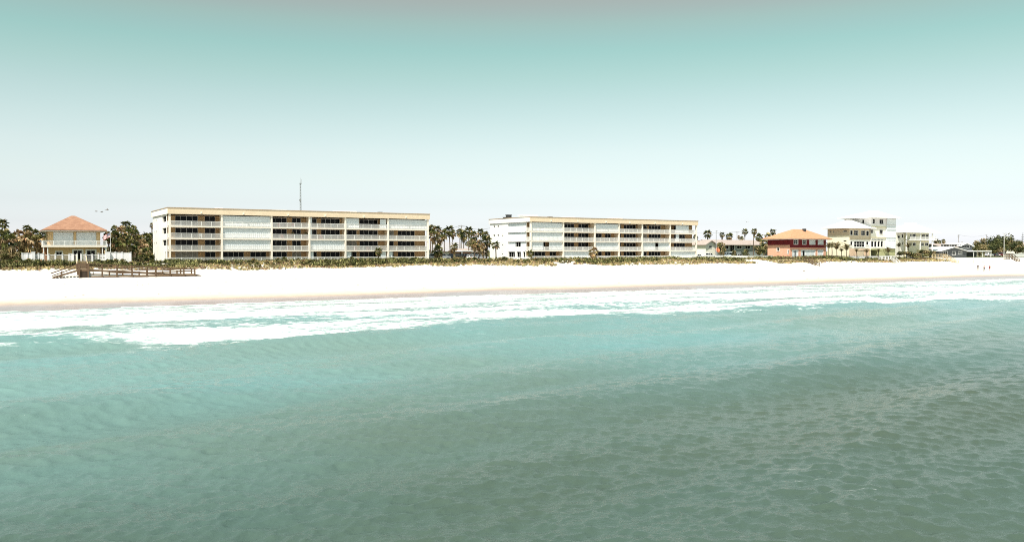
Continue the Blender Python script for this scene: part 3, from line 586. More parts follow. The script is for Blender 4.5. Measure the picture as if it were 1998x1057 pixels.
# tower
Ft = frameF(xb, vt, zg); gx = lambda px: U(px, vt)-xb; gz = lambda py: onv(1712, py, vt)[1]-zg
W2 = xc-xb; tz = gz(425.3)
tw = [(gx(1699.2), gx(1703), gz(455.3), gz(448)), (gx(1715.5), gx(1722.5), gz(456.8), gz(448)), (gx(1702.2), gx(1706.8), gz(436.4), gz(427.6)), (gx(1715.5), gx(1723), gz(437), gz(427.8))]
tw += [(gx(a), gx(a+4.6), gz(481.6), gz(470.7)) for a in (1699.6, 1705.6, 1712, 1718.2)]+[(gx(a), gx(a+4.6), gz(468.5), gz(467)) for a in (1699.6, 1705.6, 1712, 1718.2)]
mb = MB(); mb.wall(Ft, W2, gz(438.5), [q for q in tw if q[3] < gz(438.5)], .2, 0, gz(485)); part('tower_wall', mb, WW, h)
part('tower_wall', MB().wall(Ft, W2, tz, [q for q in tw if q[3] > gz(438.5)], .2, 0, gz(438.5)), LAV, h, label='pale grey top storey wall')
for i, q in enumerate(tw): window(h, Ft, q, .12, 2 if i in (1, 3) else 1, 2 if i == 0 or i == 2 else 1, .07, WHITE, GLASS, trim=.08)
part('ground_wall', MB().wall(Ft, W2, gz(485), [(gx(1698.5), gx(1713), .05, gz(487.5))], 3.0), GRN, h, label='pale green ground floor with open carport')
W3 = xd-xc; Fs = frameF(xc, vt-.25, zg)
part('shutter_wall', MB().obox(Fs, .002, W3, -12, 0, gz(485), gz(438.5)), SHUT, h); part('ground_wall', MB().obox(Fs, .002, W3, -12, -.3, 0, gz(485)-.002), GRN, h)
for k, (pa, pb) in enumerate(((425.8, 438), (442, 447.6), (449, 463.5), (468, 484.5))):
    part('shutter', accordion((Fs[0]+Fs[1]*.15+Vector((0,-.1,0)), Fs[1], Fs[2]), W3-.3, gz(pb)+.1, gz(pa)-.1, 14, .02), SHUT, h)
part('shutter_wall', MB().obox(Fs, .002, W3, -12, -.02, gz(438.5)+.002, tz), LAV, h)
FTL = frameF(xb, vt+11, zg, 'left')
ub = hz+1.0
el_ = [(11-(onu(a, 430, xb)[0]-vt), 11-(onu(b, 430, xb)[0]-vt), gz(436), gz(428)) for a, b in ((1663.5, 1667.5), (1682, 1686.2))]
el_ = [q for q in el_ if q[0] > .2]
part('tower_wall', MB().wall(FTL, 11, tz, el_, .2, 0, hz-1), LAV, h, label='pale grey top storey side wall')
for q in el_: window(h, FTL, q, .12, 1, 1, .07, WHITE, GLASS, trim=.08)
part('tower_wall', MB().wall(frameF(xb, vt+11, zg, 'left'), 11, hz-1, [], .1).wall(frameF(xd, vt+11, zg, 'back'), xd-xb, tz, [], .1), WW, h)
part('tower_roof', hip_roof(MB(), xb-2.4, xd+1.3, vt-1.5, vt+12.3, zg+tz, (U(1697.5, vt+6), vt+6), (U(1714, vt+6), vt+6), onv(1705, 411.6, vt+6)[1], .25), ROOFW, h)
for pyb in (443, 463): part('band', MB().obox(Ft, 0, W2, .003, .35, gz(pyb)-.15, gz(pyb)+.1), mat('cream_trim', (.70, .62, .40), .8, .05), h)

# yellow house with a white roof, right of the tower
v = 192.; zg = 5.0; xa = U(1768.5, v); xb = U(1812, v); hz = onv(1790, 454.5, v)[1]-zg
h = thing('beach_house', ((xa+xb)/2, v, zg), 'pale yellow two-storey house with white hip roof, right of the tower', 'house')
F = frameF(xa, v, zg); fx = lambda px: U(px, v)-xa; fz = lambda py: onv(1790, py, v)[1]-zg
PY = mat('pale_yellow_stucco', (.72, .68, .50), .9, .05, .5)
ops = [(fx(a), fx(b), fz(c), fz(d)) for a, b, c, d in ((1775, 1778.5, 464, 457), (1780, 1786.5, 464, 456.8), (1798.5, 1804.5, 466, 457), (1806, 1811.5, 465, 457), (1774.5, 1779, 479.5, 473.5), (1781, 1786.5, 479.5, 473.5), (1797.5, 1802.5, 479.5, 473.5), (1805, 1811, 479.5, 473.5))]
part('wall', MB().wall(F, xb-xa, hz, ops, .2).wall(frameF(xb, v, zg, 'right'), 12, hz, [], .1).wall(frameF(xb, v+12, zg, 'back'), xb-xa, hz, [], .1).wall(frameF(xa, v+12, zg, 'left'), 12, hz, [], .1), PY, h)
for q in ops: window(h, F, q, .12, 2, 1, .09, WHITE, GLASS, trim=.1)
F2 = frameF(U(1746.8, v+1), v+1, zg); w2 = xa-U(1746.8, v+1)-.003; q0 = U(1746.8, v+1)
po = [(w2*.26, w2*.52, fz(465), fz(460)), (w2*.75, w2*.9, fz(464), fz(457)), (w2*.8, w2*.92, fz(478), fz(472))]
part('wing_wall', MB().wall(F2, w2, hz, po, .2), WW, h)
for q in po: window(h, F2, q, .12, 1, 1, .07, WHITE, GLASS)
part('balcony_slab', MB().obox(F, -.4, xb-xa+2.2, .003, 2.0, fz(469), fz(467)), WHITE, h)
Fr = (F[0]+Vector((-.4,-1.9,fz(467))), F[1], F[2]); part('railing', railing_mb(Fr, xb-xa+2.6, [.05, 3, 6.2, 9.3, xb-xa+2.5], 1.1, .22), WHITE, h)
for px in (1768.8, 1796, 1819.5):
    a = U(px, v-1.8)-xa; part('column', MB().obox(F, a-.2, a+.2, 1.55, 1.85, 0, fz(469)-.002).obox(F, a-.2, a+.2, 1.55, 1.85, fz(467)+.002, hz), WHITE, h)
part('roof', hip_roof(MB(), q0+.3, xb+4.6, v-2.2, v+13, zg+hz, (U(1776, v+6), v+6), (U(1785, v+6), v+6), onv(1780, 436.5, v+6)[1], .25), ROOFW, h)
a0 = U(1773.5, v+6); a1 = U(1783.5, v+6); part('roof_lantern', MB().box(a0, a1, v+5, v+8, zg+hz+3, onv(1780, 434.6, v+6)[1]), ROOFW, h)

# low houses: gable builder along the shore, gable end faces the sea when turn is set
def gable_house(label, px0, px1, v, py_eave, py_ridge, zg, D, wallm, roofm, wins, over=.8, ridge_v=None, trimm=WHITE, ztop=None):
    x0 = U(px0, v); x1 = U(px1, v); mx = (px0+px1)/2; hz = onv(mx, py_eave, v)[1]-zg
    h = thing('low_house', ((x0+x1)/2, v, zg), label, 'house'); F = frameF(x0, v, zg); W = x1-x0
    ops = [(U(a, v)-x0, U(b, v)-x0, onv(mx, c, v)[1]-zg, onv(mx, d, v)[1]-zg) for a, b, c, d in wins]
    rv = v+(ridge_v or D/2); zr = onv(mx, py_ridge, rv)[1]
    mb = MB().wall(F, W, hz, ops, .2).wall(frameF(x1, v, zg, 'right'), D, hz, [], .1).wall(frameF(x1, v+D, zg, 'back'), W, hz, [], .1).wall(frameF(x0, v+D, zg, 'left'), D, hz, [], .1)
    zb = zg+hz
    mb.add([(x0, v, zb), (x0, v+D, zb), (x0, rv, zr)], [(0,2,1)]); mb.add([(x1, v, zb), (x1, v+D, zb), (x1, rv, zr)], [(0,1,2)])
    part('wall', mb, wallm, h)
    for q in ops: window(h, F, q, .12, 2, 1, .09, trimm, GLASS, trim=.1)
    sl = (zr-zb)/(rv-v); e = zb-sl*over; t = .18; xs = (x0-over, x1+over)
    mb = MB()
    for z_ in (0,):
        a = [(xs[0], v-over, e), (xs[1], v-over, e), (xs[1], rv, zr), (xs[0], rv, zr), (xs[1], v+D+over, e), (xs[0], v+D+over, e)]
        b = [(p[0], p[1], p[2]+t) for p in a]
        mb.add(a+b, [(6,7,8,9),(9,8,10,11),(0,3,2,1),(3,5,4,2),(0,1,7,6),(4,5,11,10),(0,6,9,3),(3,9,11,5),(1,2,8,7),(2,4,10,8)])
    part('roof', mb, roofm, h); return h, F, x0, x1, hz
def gable_front(h, pxl, pxr, v, py_eave, py_top, zg, wallm, roofm, wins, depth=8, over=.7):
    """a wing whose gable faces the sea"""
    x0 = U(pxl, v); x1 = U(pxr, v); mx = (pxl+pxr)/2; zb = onv(mx, py_eave, v)[1]; zr = onv(mx, py_top, v)[1]; xm = (x0+x1)/2
    F = frameF(x0, v, zg); ops = [(U(a, v)-x0, U(b, v)-x0, onv(mx, c, v)[1]-zg, onv(mx, d, v)[1]-zg) for a, b, c, d in wins]
    mb = MB().wall(F, x1-x0, zb-zg, ops, .2); mb.add([(x0, v, zb), (x1, v, zb), (xm, v, zr)], [(0,1,2)])
    mb.wall(frameF(x0, v+depth, zg, 'left'), depth, zb-zg, [], .1).wall(frameF(x1, v, zg, 'right'), depth, zb-zg, [], .1)
    part('gable_wall', mb, wallm, h)
    for q in ops: window(h, F, q, .12, 3, 1, .09, WHITE, GLASS, trim=.1)
    s_ = (zr-zb)/(xm-x0); e = zb-s_*over; mb = MB(); t = .2
    a = [(x0-over, v-over, e), (xm, v-over, zr), (x1+over, v-over, e), (x0-over, v+depth, e), (xm, v+depth, zr), (x1+over, v+depth, e)]; b = [(p[0], p[1], p[2]+t) for p in a]
    mb.add(a+b, [(6,7,10,9),(7,8,11,10),(0,3,4,1),(1,4,5,2),(0,1,7,6),(1,2,8,7),(0,6,9,3),(2,5,11,8)]); part('gable_roof', mb, roofm, h)
GW = mat('grey_siding', (.26, .29, .29), .85, .05, .6); GB = mat('charcoal_siding', (.10, .105, .11), .85, .08, .6)
h, F, *_ = gable_house('low grey house with long pinkish roof behind parked cars', 1389, 1488, 222, 477, 469, 5.0, 9, GW, PINKR, [(1415, 1422, 486, 479), (1424.5, 1433, 491, 477.6), (1438, 1447.5, 485, 479), (1454, 1464, 485, 479), (1472, 1480, 485, 479.5)])
gable_front(h, 1377, 1396, 219.5, 476.5, 470, 5.0, WW, PINKR, [(1383, 1389, 484, 479)])
h, F, *_ = gable_house('wide house with large grey roof behind the palms between both apartment blocks', 846, 927, 262, 490, 473.5, 5.0, 18, mat('pale_grey_siding', (.5, .48, .46), .9, .05, .6), GREYR, [(858, 866, 499, 493), (876, 884, 499, 493)], ridge_v=14)
h, F, *_ = gable_house('brown house with pale carport roof behind parked cars', 898, 941, 236, 490.5, 486, 5.0, 7, mat('brown_siding', (.22, .11, .06), .9, .08, .7), PINKR, [(922, 928, 497, 492), (933, 938, 497, 492)])
x0 = U(897, 231.5); x1 = U(918, 231.5); zc = onv(908, 489.5, 231.5)[1]
part('carport_roof', MB().box(x0, x1, 230, 235.9, zc-.2, zc+.12), ROOFW, h); [part('carport_post', MB().box(x-.1, x+.1, 230.2, 230.4, 5, zc-.202), WHITE, h) for x in (x0+.2, x1-.2)]
part('carport_beam', MB().box(x0+.32, x1-.32, 230.15, 230.45, zc-.9, zc-.203), mat('brown_siding', ()), h)
# grey houses on the right
h, F, *_ = gable_house('dark grey house with pink roof on the sand, at right of the white houses', 1836, 1873, 206, 481.5, 476.5, 5.0, 9, GB, PINKR, [(1841, 1852, 481, 477), (1857, 1868, 481, 477)], over=.6)
gable_front(h, 1873, 1897, 205, 480, 474.5, 5.0, GB, ROOFW, [(1876.5, 1891.5, 483, 477.2)])
h, F, *_ = gable_house('low charcoal beach house with pinkish roof and seaward gable, lowest on the right', 1792, 1838, 193, 490.5, 485, 5.0, 9, GB, PINKR, [(1838.2, 1838.4, 499, 491)], over=.7)
gable_front(h, 1833, 1886, 190.5, 490, 482.5, 5.0, GB, ROOFW, [(1838, 1849, 499, 490.6), (1858, 1864, 498, 490.6), (1870, 1877, 496, 490.6)], depth=9)
x0 = U(1896, 200); x1 = U(1931, 200); zc = onv(1912, 490.2, 200)[1]
h = thing('carport', ((x0+x1)/2, 202, 5.0), 'open carport with flat white roof on the sand at right', 'carport')
part('roof', MB().box(x0, x1, 199, 206, zc-.15, zc+.35), ROOFW, h)
for a in (x0+.3, (x0+x1)/2, x1-.3):
    for b in (199.3, 205.6): part('post', MB().box(a-.09, a+.09, b-.09, b+.09, 5.0, zc-.152), WHITE, h)
part('back_wall', MB().box(x0+.3, x1-.3, 205.8, 206, 5.0, zc-.153), GB, h)
h, F, *_ = gable_house('low house with tan roof at the right edge behind broad-leaved trees', 1984, 2030, 236, 482, 474, 5.0, 9, WW, PINKR, [(1988, 1992, 489, 484)])
h, F, *_ = gable_house('small low house with pink roof left of the left apartment block', 282, 306, 262, 492, 486, 5.0, 8, mat('brown_siding', ()), PINKR, [(290, 296, 498, 494)])
h, F, *_ = gable_house('low white house mostly hidden behind palms at the left edge', -40, 30, 250, 494, 487.5, 5.0, 9, WW, ROOFW, [(6, 12, 499, 495.5)])

# ================================================================== PLANTS
def jit(c, a=.25): k = 1+rnd.uniform(-a, a); return tuple(max(.004, x*k*(1+rnd.uniform(-.08, .08))) for x in c)
GREENS = [(.07,.08,.025), (.035,.048,.016), (.14,.14,.045), (.21,.19,.07)]
DRY = [(.40,.29,.15), (.52,.40,.23), (.28,.19,.10)]
def fan_frond(mb, base, az, elv, L, col, nb=8, droop=.35):
    """a petiole and a fan of drooping blades"""
    base = Vector(base); d = Vector((math.cos(az)*math.cos(elv), math.sin(az)*math.cos(elv), math.sin(elv)))
    side = Vector((-math.sin(az), math.cos(az), 0)); up = side.cross(d)*-1
    if up.z < 0: up = -up
    tip = base+d*L*.45; w = side*.035*L
    mb.add([base-w, base+w, tip+w*.6, tip-w*.6], [(0,1,2,3)], 0, col)
    for i in range(nb):
        a = (-1+2*i/(nb-1))*1.45+rnd.uniform(-.08, .08); dd = d*math.cos(a)+side*math.sin(a)
        ll = L*.62*(1-.12*abs(a))*rnd.uniform(.85, 1.1); n = side*math.cos(a)-d*math.sin(a)
        m1 = tip+dd*ll*.55+up*.05*L; e = tip+dd*ll+Vector((0,0,-droop*ll*rnd.uniform(.6, 1.3))); ww = n*.075*L
        mb.add([tip, m1-ww, e, m1+ww], [(0,1,2),(0,2,3)], 0, jit(col, .15))
def fan_crown(seed, n=22, dead=7, L=1.0, dry=.18):
    """crown of unit radius about the origin (the growing point)"""
    global rnd
    keep = rnd; rnd = random.Random(seed); mb = MB()
    for i in range(n):
        t = (i+.5)/n; el_ = R(86)-t*R(150); az = i*2.399+rnd.uniform(-.3, .3)
        c = rnd.choice(DRY) if rnd.random() < dry+(.5 if t > .8 else 0) else rnd.choice(GREENS)
        fan_frond(mb, (0,0,.06*(1-t)), az, el_, L*rnd.uniform(.8, 1.08), jit(c), 8, .25+.4*t)
    for i in range(dead):
        fan_frond(mb, (0,0,-.1-rnd.random()*.5), rnd.uniform(0, 6.28), R(-72), L*rnd.uniform(.6, .85), jit(rnd.choice(DRY), .4), 6, .3)
    me = mb.mesh('crown', LEAF); rnd = keep; return me
CROWNS = [fan_crown(i, 22, 7) for i in range(5)]
CROWN_DRY = [fan_crown(20+i, 18, 18, 1, .45) for i in range(3)]
def one_frond(seed, c, elv=0.0, droop=.35):
    global rnd
    keep = rnd; rnd = random.Random(seed); mb = MB(); fan_frond(mb, (0,0,0), 0, 0, 1.0, c, 9, droop); rnd = keep; return mb.mesh('frond', LEAF)
FRONDS = [one_frond(i, GREENS[i % 4]) for i in range(5)]; FROND_DRY = [one_frond(9+i, DRY[i], 0, .45) for i in range(3)]
def pinnate(seed, col):
    global rnd
    keep = rnd; rnd = random.Random(seed); mb = MB(); pts = []
    for i in range(9):
        t = i/8; pts.append(Vector((t*.92, 0, .34*math.sin(t*2.1)-.30*t*t)))
    mb.tube(pts, [.016*(1-.8*i/8) for i in range(9)], 3)
    mb.c = [col]*len(mb.f)
    for i in range(1, 9):
        for k in range(3):
            p = pts[i-1].lerp(pts[i], k/3)
            for s_ in (-1, 1):
                L = .30*(1-.45*abs(i/8-.45))*rnd.uniform(.8, 1.1)
                q = p+Vector((.5*L, s_*L*.72, -L*.55)); mb.add([p, p+Vector((.05, 0, 0)), q], [(0,1,2)], 0, jit(col, .3))
    rnd = keep; return mb.mesh('frond', LEAF)
PINN = [pinnate(i, ((.10,.085,.035), (.075,.07,.028), (.16,.115,.055))[i]) for i in range(3)]
def trunk_mb(p, q, r0, r1, bend=.2, n=7):
    p = Vector(p); q = Vector(q); b = Vector((rnd.uniform(-bend, bend), rnd.uniform(-bend, bend), 0)); pts = []
    for i in range(n):
        t = i/(n-1); pts.append(p.lerp(q, t)+b*math.sin(t*PI))
    return MB().tube(pts, [r0*(1+.35*(1-min(1, 4*i/(n-1))))+(r1-r0)*i/(n-1) for i in range(n)], 7)
def palm(pxt, pyt, v, r, label, kind='crown', pxb=None, group='palm trees along the shore', tr=.17, dry=False, skirt=0):
    u, zt = onv(pxt, pyt, v); ub = U(pxb, v, 500) if pxb else u+rnd.uniform(-.3, .3); zg = T0(ub, v)
    th = thing('palm_tree', (ub, v, zg), label, 'palm tree', group)
    part('trunk', trunk_mb((ub, v, zg-.3), (u, v, zt), tr, tr*.8), TRUNK, th, True)
    loc = (u-ub, 0, zt-zg)
    if kind == 'crown':
        inst('crown', rnd.choice(CROWN_DRY if dry else CROWNS), th, loc, (rnd.uniform(-.12, .12), rnd.uniform(-.12, .12), rnd.uniform(0, 6.28)), (r*1.05, r*1.05, r*rnd.uniform(1.0, 1.25)))
    elif kind == 'fronds':
        n = 19
        for i in range(n):
            t = (i+.5)/n; el_ = R(80)-t*R(140); me = rnd.choice(FROND_DRY) if (rnd.random() < .12+(.55 if t > .78 else 0)) else rnd.choice(FRONDS)
            s_ = r*rnd.uniform(.85, 1.1); inst('frond', me, th, loc, (rnd.uniform(-.2, .2), -el_, i*2.399+rnd.uniform(-.3, .3)), (s_, s_, s_))
    else:
        n = 13
        for i in range(n):
            el_ = R(75)-(i/n)*R(78); s_ = r*rnd.uniform(.85, 1.15)
            inst('frond', rnd.choice(PINN), th, loc, (rnd.uniform(-.25, .25), -el_, i*2.399+rnd.uniform(-.3, .3)), (s_, s_, s_))
    if skirt:
        mb = MB()
        for i in range(46): fan_frond(mb, (u, v, zt-.2-rnd.random()*skirt), rnd.uniform(0, 6.28), R(-74), .75, jit(rnd.choice(DRY+GREENS[:2]), .5), 4, .2)
        part('dead_fronds', mb, LEAF, th)
    return th
# left edge
Gl = 'cabbage palms left of the yellow house'
for px, py, v, r, lab, k in [
    (4.7, 437, 214, 1.35, 'tallest palm at the left edge with sparse crown', 'fronds'), (13, 455, 216, 1.1, 'small palm head just right of the tallest palm at left edge', 'crown'),
    (3, 462, 206, 1.9, 'broad bushy palm below the tallest palm at left edge', 'crown'), (21, 474, 200, 2.0, 'drooping tan palm with bare dark trunk above dune scrub', 'crown'),
    (35, 462, 208, 1.9, 'round tan and green palm head, second from the drooping palm', 'crown'), (52, 446, 212, 1.05, 'tall thin palm with small head, left of the red roof', 'fronds'),
    (58, 453, 218, 1.15, 'dark palm head touching the tall thin palm from the right', 'crown'), (55, 466, 205, 1.8, 'tan palm head below the tall thin palm', 'crown'),
    (70, 457, 216, 1.3, 'dark palm between the tall thin palm and yellow house', 'crown'), (75, 471, 206, 1.6, 'palm with light tan fronds nearest the yellow house, left side', 'crown'),
    (88, 458, 222, 1.2, 'palm seen just behind the left wall of the yellow house', 'crown'), (43, 474, 209, 1.6, 'low palm head between tan palms over the white fence', 'crown'), (12, 478, 210, 1.7, 'low dark palm at the left edge beside the drooping palm', 'crown')]:
    palm(px, py, v, r, lab, k, group=Gl, dry='tan' in lab)
# between the yellow house and the left block
Gm = 'cabbage palms between the yellow house and the left apartment block'
for px, py, v, r, lab, k in [
    (245, 441, 214, 1.35, 'highest palm of the clump between yellow house and apartment block', 'fronds'), (224, 448, 218, 1.1, 'palm with small dark head left of the highest palm in the clump', 'crown'),
    (260, 447, 220, 1.2, 'dark palm head right of the highest palm in the clump', 'crown'), (237, 455, 209, 1.7, 'bushy tan palm below and left of the highest palm', 'crown'),
    (251, 458, 206, 1.9, 'large tan palm in the middle of the clump', 'crown'), (264, 460, 214, 1.7, 'dark green palm right of the large tan palm', 'crown'),
    (226, 466, 207, 1.8, 'palm behind the flagpole', 'crown'), (238, 473, 203, 1.7, 'low palm in front of the clump, above the white fence', 'crown'), (273, 468, 216, 1.6, 'mid green palm at the right side of the clump', 'crown'),
    (284, 466, 226, 1.7, 'bushy palm near the left apartment block wall', 'crown'), (294, 464, 232, 1.5, 'palm touching the left apartment block end wall', 'crown'),
    (279, 477, 212, 1.6, 'low tan palm right of the clump', 'crown'), (256, 478, 205, 1.8, 'low dark palm at the centre of the clump', 'crown'), (212, 462, 222, 1.4, 'palm half hidden behind the small flag', 'crown'), (296.5, 440, 250, .8, 'small distant palm head beside the left block end wall', 'crown')]:
    palm(px, py, v, r, lab, k, group=Gm, dry='tan' in lab)
palm(284, 498, 193, 1.7, 'short bushy palm on the dune by the left block corner', 'crown', tr=.3, dry=True)
palm(290, 503, 192, 1.3, 'low dark palm shrub beside the short bushy dune palm', 'crown', tr=.2)
palm(738, 491, 189.5, 1.15, 'short tan palm with dark trunk before the left apartment block', 'fronds', tr=.16)
palm(1034, 495, 190, 1.15, 'short palm on the dune before the right block, left bay', 'fronds', tr=.15)
palm(1158, 492, 190, 1.6, 'short shaggy palm before the right block, second bay', 'crown', tr=.3, dry=True, skirt=1.5)
# between the blocks
Gb = 'palms between the two apartment blocks'
for px, py, v, r, lab, k, pb, sk in [
    (841, 446, 232, 1.4, 'palm rising right behind the left block end', 'crown', None, 1.5), (853, 450, 216, 1.7, 'tall bushy palm second from the left block', 'fronds', 855, 2), (845, 461, 224, 1.7, 'tan palm mass beside the left block', 'crown', None, 1),
    (858, 466, 224, 1.6, 'tan palm lower right of the tall bushy palm', 'crown', None, 0), (867, 456, 246, 1.6, 'thin palm left of the leaning tall palm', 'crown', None, 0),
    (876.5, 450, 220, 1.75, 'tall slightly leaning palm with wide crown over the parking lot', 'fronds', 879, .8), (883, 457, 300, 1.6, 'small distant palm behind the leaning tall palm', 'crown', None, 0),
    (897, 453, 262, 1.6, 'palm directly beside the utility pole', 'crown', None, 1), (905, 458, 250, 1.8, 'bushy palm right of the utility pole', 'crown', None, 0), (915, 451, 236, 1.7, 'tall palm before the brown house, highest of its group', 'fronds', 916, 1),
    (924, 462, 240, 1.9, 'shaggy palm right of the tallest palm by the brown house', 'crown', None, 1), (937.5, 453, 310, 1.9, 'distant thin palm against the sky left of the right block', 'fronds', None, 1), (947.5, 459, 240, 1.6, 'palm head above the large front palm near the right block', 'crown', None, 0),
    (950, 471, 206, 1.85, 'large front palm with dark drooping fronds by the right block', 'fronds', None, 1.6), (967, 479, 199.5, 1.3, 'thin palm before the white end wall of the right block', 'fronds', 968, 0), (886.5, 482, 199, 1.25, 'short palm with thick dark skirt in the parking lot', 'fronds', 886, 2.4),
    (926, 478, 206, 1.4, 'tan palm before the brown house carport', 'crown', None, .6), (935, 477, 208, 1.5, 'pinkish tan palm between brown house and right block', 'crown', None, .6), (942, 481, 205, 1.1, 'palm with dark shaggy trunk by the large front palm', 'crown', None, 2), (854, 489, 200, 1.7, 'low round bushy palm beside the parked silver car', 'crown', None, 0)]:
    palm(px, py, v, r, lab, k, pb, Gb, dry='tan' in lab or 'shaggy' in lab, skirt=sk)
# right of the right block
Gr = 'palms behind the low grey house'
for px, py, v, r, lab, k, sk in [
    (1381, 457, 262, 2.1, 'bushy palm left of the light pole beyond the right block', 'fronds', 2), (1409, 458, 276, 1.5, 'narrow palm right of the light pole', 'fronds', 1.5), (1423, 462, 262, 1.9, 'wide palm rising over the pinkish roof', 'fronds', .6),
    (1453.5, 452, 282, 1.7, 'tall slim palm over the middle of the pinkish roof', 'fronds', 1.6), (1471.5, 452, 216, 1.35, 'tall palm with bare trunk in front of the low grey house', 'fronds', 1.4), (1481, 463, 250, 1.9, 'palm behind the right end of the pinkish roof', 'crown', 0),
    (1499, 462, 232, 1.7, 'palm above the dense shrubs left of the orange house', 'crown', 0), (1508, 453, 262, 1.7, 'palm standing highest behind the orange house roof', 'fronds', 1), (1490, 474, 212, 1.9, 'tan shaggy palm in the shrubs left of the orange house', 'crown', 1), (1357, 463, 330, 1.6, 'small palm head at the right end of the right block', 'crown', 0), (1447, 465, 290, 1.2, 'small low palm left of the tall slim palm', 'crown', 0), (1441.5, 462, 380, 1.2, 'tiny distant palm over the pinkish roof', 'crown', 0)]:
    palm(px, py, v, r, lab, k, None, Gr, dry='tan' in lab, skirt=sk)
# slim palms by the white house
Gc = 'young palms before the white houses'
for px, py, r, lab, k in [
    (1617, 483, 2.0, 'dark palm nearest the orange house, leftmost of the young palms', 'p'), (1632.5, 485, 2.6, 'tall young palm with wide spread fronds, second from the orange house', 'p'), (1652, 487, 2.3, 'young palm with upright fronds before the ivory side wall', 'p'), (1642, 490, 1.3, 'pale small palm between two taller young palms', 'p'),
    (1623, 481.5, 1.7, 'thin palm behind the leftmost young palms', 'p'), (1671, 490.5, 1.3, 'dark tied up palm before the peach garage', 'p'), (1691, 492, 1.5, 'dark palm at the right side of the peach garage', 'p'), (1714, 491.5, 1.3, 'small palm before the open carport', 'p'), (1733, 491, 1.9, 'dark palm with leaning fronds before the pale green wall', 'p'),
    (1754.5, 496, 1.1, 'small reddish palm beside the white beach stairs', 'p'), (1754, 481, 1.7, 'dark palm before the pale yellow house wing', 'p'), (1772, 482, 2.1, 'dark palm before the pale yellow house', 'p')]:
    palm(px, py, 184.5 if px < 1740 else 188, r, lab, k, None, Gc, tr=.13)
for px, py, v, r, lab in [(1826, 470, 330, 2, 'distant palm right of the pale yellow house'), (1832, 473, 350, 2, 'distant low palm behind the dark grey roof'), (1841, 470.5, 340, 1.6, 'distant palm head just over the pink roof')]:
    palm(px, py, v, r, lab, 'crown', None, 'distant palms on the right')

# ---- shrubs and broad-leaved trees
def leaf_cloud(seed, n, cols, leaf=.14, clumps=9, flat=1.0):
    """unit-radius crown of many leaves gathered in uneven clumps"""
    g = random.Random(seed); mb = MB(); cs = []
    for i in range(clumps):
        a = g.uniform(0, 6.28); h = g.uniform(-.35, .8); rr = math.sqrt(max(0, 1-h*h))*g.uniform(.3, .75)
        cs.append((Vector((rr*math.cos(a), rr*math.sin(a), h*.8)), g.uniform(.28, .5), g.choice(cols)))
    for i in range(n):
        c, rr, col = g.choice(cs); d = Vector((g.gauss(0,1), g.gauss(0,1), g.gauss(0,1))).normalized()*rr*(g.random()**.35)
        p = c+d; a = Vector((g.gauss(0,1), g.gauss(0,1), g.gauss(0,.6))).normalized(); b = a.cross(Vector((g.gauss(0,1), g.gauss(0,1), g.gauss(0,1)))).normalized(); s_ = leaf*g.uniform(.6, 1.3)
        k = g.uniform(.6, 1.4); mb.add([p-a*s_, p-b*s_*.5, p+a*s_, p+b*s_*.5], [(0,1,2,3)], 0, tuple(x*k for x in col))
    return mb.mesh('foliage', LEAF)
SG = [(.085,.09,.03), (.04,.05,.018), (.17,.155,.06), (.26,.20,.10)]
CLOUDS = [leaf_cloud(i, 620, SG) for i in range(4)]; BIGC = [leaf_cloud(40+i, 1500, SG, .085, 16) for i in range(3)]
DRYC = [leaf_cloud(60+i, 520, [(.30,.22,.10), (.16,.15,.055), (.10,.11,.04), (.24,.15,.09)], .13) for i in range(3)]
def shrub(px, pyt, v, wpx, label, group='shrubs on the dune and lots', me=None, name='shrub', zg=None, cat='shrub', trunk=True):
    u, zt = onv(px, pyt, v); zg = T0(u, v) if zg is None else zg; Yd = (RM.inverted() @ Vector((u, v, 0)))[2]*-1
    rx = wpx/2*abs(Yd)/FPX; hz = max(.5, zt-zg)
    t = thing(name, (u, v, zg), label, cat, group)
    if trunk:
        mb = MB()
        for k in range(3 if cat == 'shrub' else 5):
            a = k*2.1+rnd.random(); mb.tube([(u, v, zg-.2), (u+math.cos(a)*rx*.2, v+math.sin(a)*rx*.2, zg+hz*.35), (u+math.cos(a)*rx*.5, v+math.sin(a)*rx*.5, zg+hz*.7)], [.05+.03*hz*.6, .04+.02*hz*.5, .02], 5)
        part('stem' if cat == 'shrub' else 'trunk', mb, TRUNK, t)
    inst('foliage' if cat == 'shrub' else 'crown', me or rnd.choice(CLOUDS), t, (0, 0, hz*.52), (0, 0, rnd.uniform(0, 6.28)), (rx, rx*.9, hz*.55))
    return t
